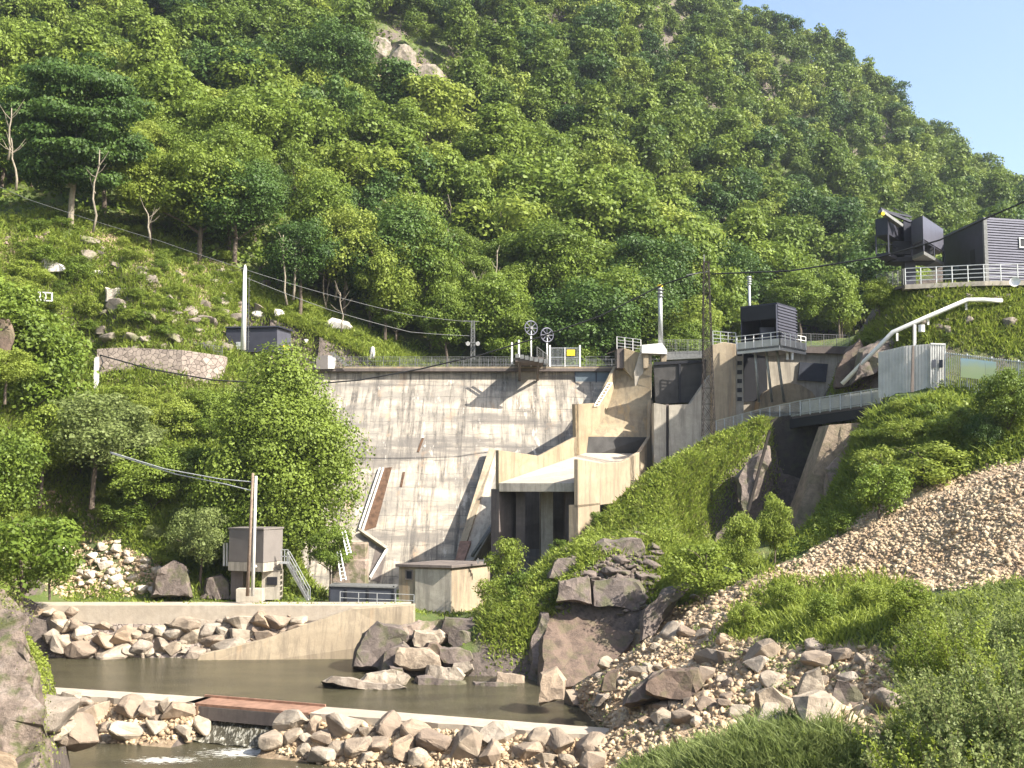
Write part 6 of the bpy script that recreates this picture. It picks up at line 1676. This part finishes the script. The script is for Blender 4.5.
def cover_leaves(name, poly, n, K, spread, leaf, hgt, mat, seed, label, ymax=135, ymin=14, clump=.5):
    s = sample_poly(poly, n, seed); H = hits([a[0] for a in s], [a[1] for a in s], ymin)
    P = np.array([(p.x, p.y, p.z) for p in H if p is not None and p.y < ymax])
    if not len(P): print('EMPTY', name); return
    r = np.random.default_rng(seed)
    sc = r.uniform(.4, 1.3, len(P)); Q = np.repeat(P, K, 0); S = np.repeat(sc, K)
    d = r.normal(size=(len(Q), 2)) * spread * .5 * S[:, None]
    Q[:, :2] += d; Q[:, 2] = hfun(Q[:, 0], Q[:, 1]); 
    rad = np.hypot(d[:, 0], d[:, 1]) / (spread * S)
    top = hgt * S * np.clip(1 - rad ** 2, 0.1, 1)
    Q[:, 2] += top * r.uniform(.0, 1, len(Q)) ** .6
    N = r.normal(size=(len(Q), 3)) * .55; N[:, 2] += .8; N[:, :2] += d / (spread) * .8
    V, F_ = leaf_quads(Q, N, leaf * r.uniform(.6, 1.3, len(Q)) * (1 if ymin > 20 else np.clip(Q[:, 1] / 40, .55, 1)), r)
    o = link(name, np_mesh(name, V, F_), M[mat]); tag(o, label, 'ground cover', kind='stuff'); print(name, len(Q)); return o
LS = [(-30, 222), (60, 208), (150, 232), (215, 262), (310, 300), (420, 350), (480, 372), (330, 372), (320, 360), (230, 400), (320, 440), (330, 600), (190, 600), (190, 575), (110, 540), (40, 545), (0, 600), (-30, 600)]
cover_leaves('undergrowth', LS, 1500, 28, 1.3, .14, 1.0, 'leaf', 51, 'green brambles and grass covering the left bank slope', 150)
cover_leaves('undergrowth', LS, 1300, 26, 1.2, .15, .8, 'leafb', 52, 'light green weeds scattered over the left bank slope', 150)
cover_leaves('dry_grass', [(80, 225), (170, 235), (250, 290), (255, 350), (100, 400), (230, 400), (70, 330)], 260, 24, 1.2, .14, .6, 'leafy', 53, 'dry yellow grass on the rocky left slope', 150)
cover_leaves('dry_grass', [(100, 375), (235, 372), (215, 405), (110, 400)], 200, 24, 1.2, .12, .4, 'leafy', 54, 'dry grass strip below the masonry wall', 140)
GS = [(215, 290), (310, 300), (380, 345), (470, 372), (300, 372), (240, 350)]
cover_leaves('slope_weeds', GS, 250, 24, 1.2, .13, .5, 'leafb', 55, 'low weeds on the grass strip behind the left end of the crest', 165, 136)
RD = [(480, 612), (540, 560), (600, 520), (660, 468), (720, 436), (772, 416), (776, 440), (738, 462), (706, 500), (692, 545), (650, 545), (600, 558), (562, 598), (530, 640), (490, 640)]
cover_leaves('ridge_greenery', RD, 1700, 26, 1.2, .13, .8, 'leafb', 56, 'bright green creepers and grass covering the ridge', 118)
cover_leaves('ridge_greenery', RD, 500, 24, 1.0, .12, .8, 'leaf', 57, 'darker green creepers on the ridge', 118)
cover_leaves('dry_grass', [(560, 560), (640, 520), (650, 530), (600, 545), (560, 590)], 120, 24, 1.0, .12, .5, 'leafy', 58, 'dry brownish grass on the ridge above the outcrop', 118)
RS = [(840, 425), (945, 395), (1030, 385), (1030, 455), (900, 487), (850, 522), (800, 556), (775, 560), (800, 540), (830, 500)]
cover_leaves('slope_greenery', RS, 800, 28, 1.4, .15, 1.0, 'leafb', 59, 'light green scrub between the walkway and the scree', 112)
cover_leaves('slope_greenery', RS, 700, 26, 1.2, .15, 1.0, 'leaf', 60, 'green scrub between the walkway and the scree', 112)
cover_leaves('hill_scrub', [(830, 392), (850, 350), (905, 292), (1030, 296), (1030, 356), (945, 342), (880, 350), (850, 390)], 260, 24, 1.2, .13, .7, 'leaf', 61, 'low green scrub on the hill between the pipe and the terrace', 132)
cover_leaves('hill_grass', [(900, 300), (1030, 296), (1030, 340), (930, 330)], 200, 22, 1.2, .13, .5, 'leafy', 62, 'yellowish grass patches on the hill under the terrace', 132)
cover_leaves('rubble_weeds', [(720, 640), (700, 650), (760, 585), (800, 575), (900, 585), (910, 640), (820, 650), (780, 640)], 210, 46, .7, .075, .7, 'leafb', 63, 'bright green weeds growing through the rubble', 82)
cover_leaves('rubble_weeds', [(560, 640), (620, 640), (760, 560), (900, 590), (900, 760), (560, 760)], 110, 24, .6, .09, .5, 'leafg', 64, 'single weeds scattered over the rubble', 82)
cover_leaves('forest_floor', [(-60, -40), (720, -40), (1080, 230), (1080, 290), (860, 335), (480, 350), (330, 310), (215, 262), (60, 205), (-60, 222)], 4500, 14, 3.5, .42, 2.4, 'leaf', 65, 'green undergrowth between the trees of the mountain forest', 480, 140)
cover_leaves('foreground_scrub', [(890, 650), (915, 610), (1000, 590), (1080, 590), (1080, 800), (900, 800), (905, 700)], 800, 34, .9, .075, .7, 'leafb', 66, 'grey-green foreground scrub in the lower right corner', 60, 15)
cover_leaves('foreground_weeds', [(890, 650), (915, 610), (1000, 590), (1080, 590), (1080, 800), (900, 800), (905, 700)], 350, 40, .8, .07, 1.2, 'leafb', 70, 'brighter green weeds in the lower right corner', 60, 15)
cover_leaves('foreground_scrub', [(590, 790), (595, 745), (650, 715), (760, 722), (840, 745), (870, 790)], 420, 40, .8, .06, .6, 'leafb', 67, 'grey-green foreground scrub along the bottom edge', 55, 15)
cover_leaves('bank_moss', [(-20, 600), (10, 580), (50, 660), (56, 700), (40, 700), (10, 630)], 150, 40, .5, .06, .35, 'leafb', 68, 'moss and small ferns on the foreground rock bank', 60, 15)

grass('rough_grass', [(640, 525), (720, 535), (775, 572), (720, 590), (690, 605), (650, 600)], 500, 28, .6, 'leafb', 103, 'green grass between the cliff outcrop and the scree', 105)
grass('rough_grass', [(60, 588), (330, 590), (480, 610), (480, 620), (400, 612), (60, 603)], 350, 22, .35, 'leafb', 104, 'short grass behind the terrace path', 112)
HG = [(830, 392), (850, 350), (905, 292), (1030, 296), (1030, 356), (945, 342), (880, 350), (850, 390)]
grass('rough_grass', RD, 2000, 24, .7, 'leafb', 91, 'rough bright grass hanging over the ridge in front of the spillway', 118)
grass('rough_grass', RD, 800, 22, .65, 'leafy', 92, 'dry straw-coloured grass on the ridge in front of the spillway', 118)
grass('rough_grass', LS, 3600, 24, .9, 'leafb', 93, 'rough bright grass on the left bank slope', 150)
grass('rough_grass', LS, 700, 22, .8, 'leafy', 94, 'dry straw-coloured grass on the left bank slope', 150)
grass('rough_grass', GS, 1200, 24, .7, 'leafb', 95, 'bright green grass strip rising behind the left end of the crest', 165, 136)
grass('rough_grass', HG, 1800, 24, .6, 'leafb', 96, 'green grass on the hill between the pipe and the terrace', 132)
grass('rough_grass', HG, 600, 22, .6, 'leafy', 97, 'dry grass patches on the hill between the pipe and the terrace', 132)
grass('rough_grass', RS, 1600, 24, .9, 'leafb', 98, 'rough grass between the bushes above the scree', 112)
grass('rough_grass', [(720, 640), (700, 650), (760, 585), (800, 575), (900, 585), (910, 640), (820, 650), (780, 640)], 210, 40, .75, 'leafb', 99, 'tall fresh grass growing in the rubble', 82)
grass('rough_grass', [(900, 650), (915, 612), (1000, 592), (1080, 590), (1080, 800), (890, 800), (905, 700)], 1500, 30, .6, 'leafg', 100, 'feathery grass in the lower right corner', 70, 15, spread=.7)
grass('rough_grass', [(900, 650), (915, 605), (1000, 588), (1080, 585), (1080, 800), (890, 800), (905, 700)], 800, 30, .6, 'leafb', 102, 'fresh green grass in the lower right corner', 70, 15, spread=.7)
grass('rough_grass', [(590, 790), (595, 745), (650, 712), (760, 720), (840, 742), (880, 790)], 1500, 34, .7, 'leafg', 101, 'feathery grass along the bottom edge', 55, 15, spread=.6)
# foreground shrubs with upright stems
def stem_shrub(p, h, label, seed, n=26, leaf=.05, mat='leafg', group=None):
    r = np.random.default_rng(seed); root = empty('shrub', tuple(p), label, 'shrub', group); m = MB(); C = []; N = []
    for k in range(n):
        a = r.uniform(0, 6.28); lean = r.uniform(.05, .45); H = h * r.uniform(.55, 1.0)
        d = np.array([math.cos(a) * lean, math.sin(a) * lean, 1.0]); b0 = np.array(p) + np.array([math.cos(a), math.sin(a), 0]) * r.uniform(0, .35)
        pts = [b0 + d * H * t + np.array([math.cos(a), math.sin(a), -.2]) * .25 * lean * t * t * H for t in (0, .35, .7, 1)]
        m.tube([Vector(q) for q in pts], .014, 4, .004)
        nl = int(75 * H)
        for j in range(nl):
            t = r.uniform(.12, 1); q = b0 + d * H * t + np.array([math.cos(a), math.sin(a), -.2]) * .25 * lean * t * t * H
            C.append(q + r.normal(size=3) * (.11 * (1.15 - t) + .03)); N.append(r.normal(size=3) + np.array([0, 0, .6]))
    m.build('stem', M['bark'], root)
    C = np.array(C) ; V, Q = leaf_quads(C, np.array(N), leaf * r.uniform(.6, 1.2, len(C)), r)
    link('foliage', np_mesh('foliage', V - np.array(p), Q), M[mat], root, WL[root.name])
FS = [(895, 720, 29, 'leafg'), (955, 600, 36, 'leafb'), (1000, 660, 28, 'leafb'), (925, 685, 28, 'leafb'), (965, 675, 27, 'leafg'), (1030, 670, 28, 'leafg'), (940, 755, 25, 'leafb'), (980, 740, 24, 'leafg'), (905, 690, 30, 'leafg'), (935, 650, 32, 'leafg'), (975, 640, 31, 'leafg'), (1015, 640, 30, 'leafg'), (940, 720, 27, 'leafg'), (985, 700, 26, 'leafg'), (1020, 720, 25, 'leafg'), (960, 768, 24, 'leafg'), (1005, 780, 23, 'leafg'), (915, 760, 26, 'leafg'), (930, 610, 40, 'leaf'), (970, 600, 38, 'leafg'), (1010, 590, 38, 'leafg'),
      (640, 765, 32, 'leafg'), (690, 755, 33, 'leafg'), (735, 765, 31, 'leafg'), (780, 770, 30, 'leafg'), (615, 790, 30, 'leafg'), (665, 790, 28, 'leafg'), (820, 785, 29, 'leafg')]
names = ['leftmost', 'second', 'third', 'rightmost']
for i, (x, y, Y, mt) in enumerate(FS):
    w = W(x, y, Y); z = hz(w.x, Y); hh = max(1.0, min(2.6, w.z - z + 1.2)) if i < 21 else max(.9, min(1.8, w.z - z + .8))
    grp = 'foreground shrubs in the lower right corner' if i < 21 else 'foreground shrubs along the bottom edge'
    stem_shrub((w.x, Y, z - .05), hh, 'upright grey-green shrub with small pale leaves in the lower right corner' if i < 21 else 'low grey-green shrub at the bottom edge below the rubble', 200 + i, mat=mt, group=grp)
# leaves rooted on the foreground rock
r = np.random.default_rng(9); me = BANKROCK.data; P = np.array([v.co[:] for v in me.vertices]) + np.array(BANKROCK.location); NN = np.array([v.normal[:] for v in me.vertices])
k = [i for i in range(len(P)) if vnoise(P[i:i+1, 2] * .9, P[i:i+1, 0] * .9)[0] > .02 and NN[i, 1] < .3]
P = np.repeat(P[k], 7, 0) + r.normal(size=(len(k) * 7, 3)) * .12; N_ = np.repeat(NN[k], 7, 0) + r.normal(size=(len(k) * 7, 3)) * .6
kt = [i for i in range(len(NN)) if NN[i, 2] > .35 and me.vertices[i].co.z > 0.5]
PT = np.array([v.co[:] for v in me.vertices])[kt] + np.array(BANKROCK.location)
PT = np.repeat(PT, 5, 0) + np.abs(r.normal(size=(len(kt) * 5, 3))) * np.array([.18, .18, .28]); P = np.concatenate([P, PT]); N_ = np.concatenate([N_, r.normal(size=PT.shape) + np.array([0, 0, .6])])
V, Q = leaf_quads(P, N_, .035 * r.uniform(.6, 1.4, len(P)), r); tag(link('bank_moss', np_mesh('bank_moss', V, Q), M['leafy']), 'moss and dry weeds clinging to the foreground rock bank', 'moss', kind='stuff')
for o_ in COL.objects:
    if 'label' in o_ and not (4 <= len(o_['label'].split()) <= 16): print('LONG', o_.name, o_['label'])
print('TREES', TREES[0], 'BOULDERS', NB[0])
# ================================================================== light, sky, camera
EL, AZ = 40.0, 118.0          # sun elevation, azimuth clockwise from +Y
sd = Vector((math.sin(math.radians(AZ)) * math.cos(math.radians(EL)), math.cos(math.radians(AZ)) * math.cos(math.radians(EL)), math.sin(math.radians(EL))))
L = bpy.data.lights.new('sun', 'SUN'); L.energy = 4.6; L.angle = math.radians(0.5); L.color = (1.0, 0.95, 0.86)
so = bpy.data.objects.new('sun', L); COL.objects.link(so); so.rotation_euler = sd.to_track_quat('Z', 'Y').to_euler(); so.location = sd * 300
wd_ = bpy.data.worlds.new('World'); SC.world = wd_; wd_.use_nodes = True
nt = wd_.node_tree; nt.nodes.clear()
bg = nt.nodes.new('ShaderNodeBackground'); sk = nt.nodes.new('ShaderNodeTexSky'); ou = nt.nodes.new('ShaderNodeOutputWorld')
sk.sky_type = 'NISHITA'; sk.sun_disc = False; sk.sun_elevation = math.radians(EL); sk.sun_rotation = math.radians(AZ); sk.altitude = 300; sk.dust_density = 3.0
bg.inputs[1].default_value = 0.105
nt.links.new(sk.outputs[0], bg.inputs[0]); nt.links.new(bg.outputs[0], ou.inputs[0])
cam = bpy.data.cameras.new('camera'); co = bpy.data.objects.new('camera', cam); COL.objects.link(co)
cam.sensor_width = 36; cam.lens = F * 36 / 1024; cam.clip_end = 6000; cam.clip_start = 0.5
# the valley's summer haze
hb = MB(); hb.box((0, 355, (ZTOP + 30 - 6) / 2), (1240, 830, ZTOP + 30 + 6)); t = NT('haze_air')
hz_ = t.n('ShaderNodeVolumePrincipled', Density=0.0001, Anisotropy=0.2); hz_.inputs['Color'].default_value = (0.80, 0.88, 1.0, 1); t.l(hz_.outputs[0], t.out.inputs['Volume'])
ho = hb.build('haze', t.m); tag(ho, kind='stuff')
SC.cycles.volume_bounces = 0; SC.cycles.volume_step_rate = 10
co.location = (0, 0, CAMZ); co.rotation_euler = (math.radians(90) + PITCH, 0, 0)
SC.camera = co
SC.view_settings.view_transform = 'Standard'; SC.view_settings.look = 'None'; SC.view_settings.gamma = 1; SC.view_settings.use_curve_mapping = False
SC.view_settings.exposure = 1.62
SC.cycles.max_bounces = 6; SC.cycles.transparent_max_bounces = 4; SC.cycles.use_denoising = True
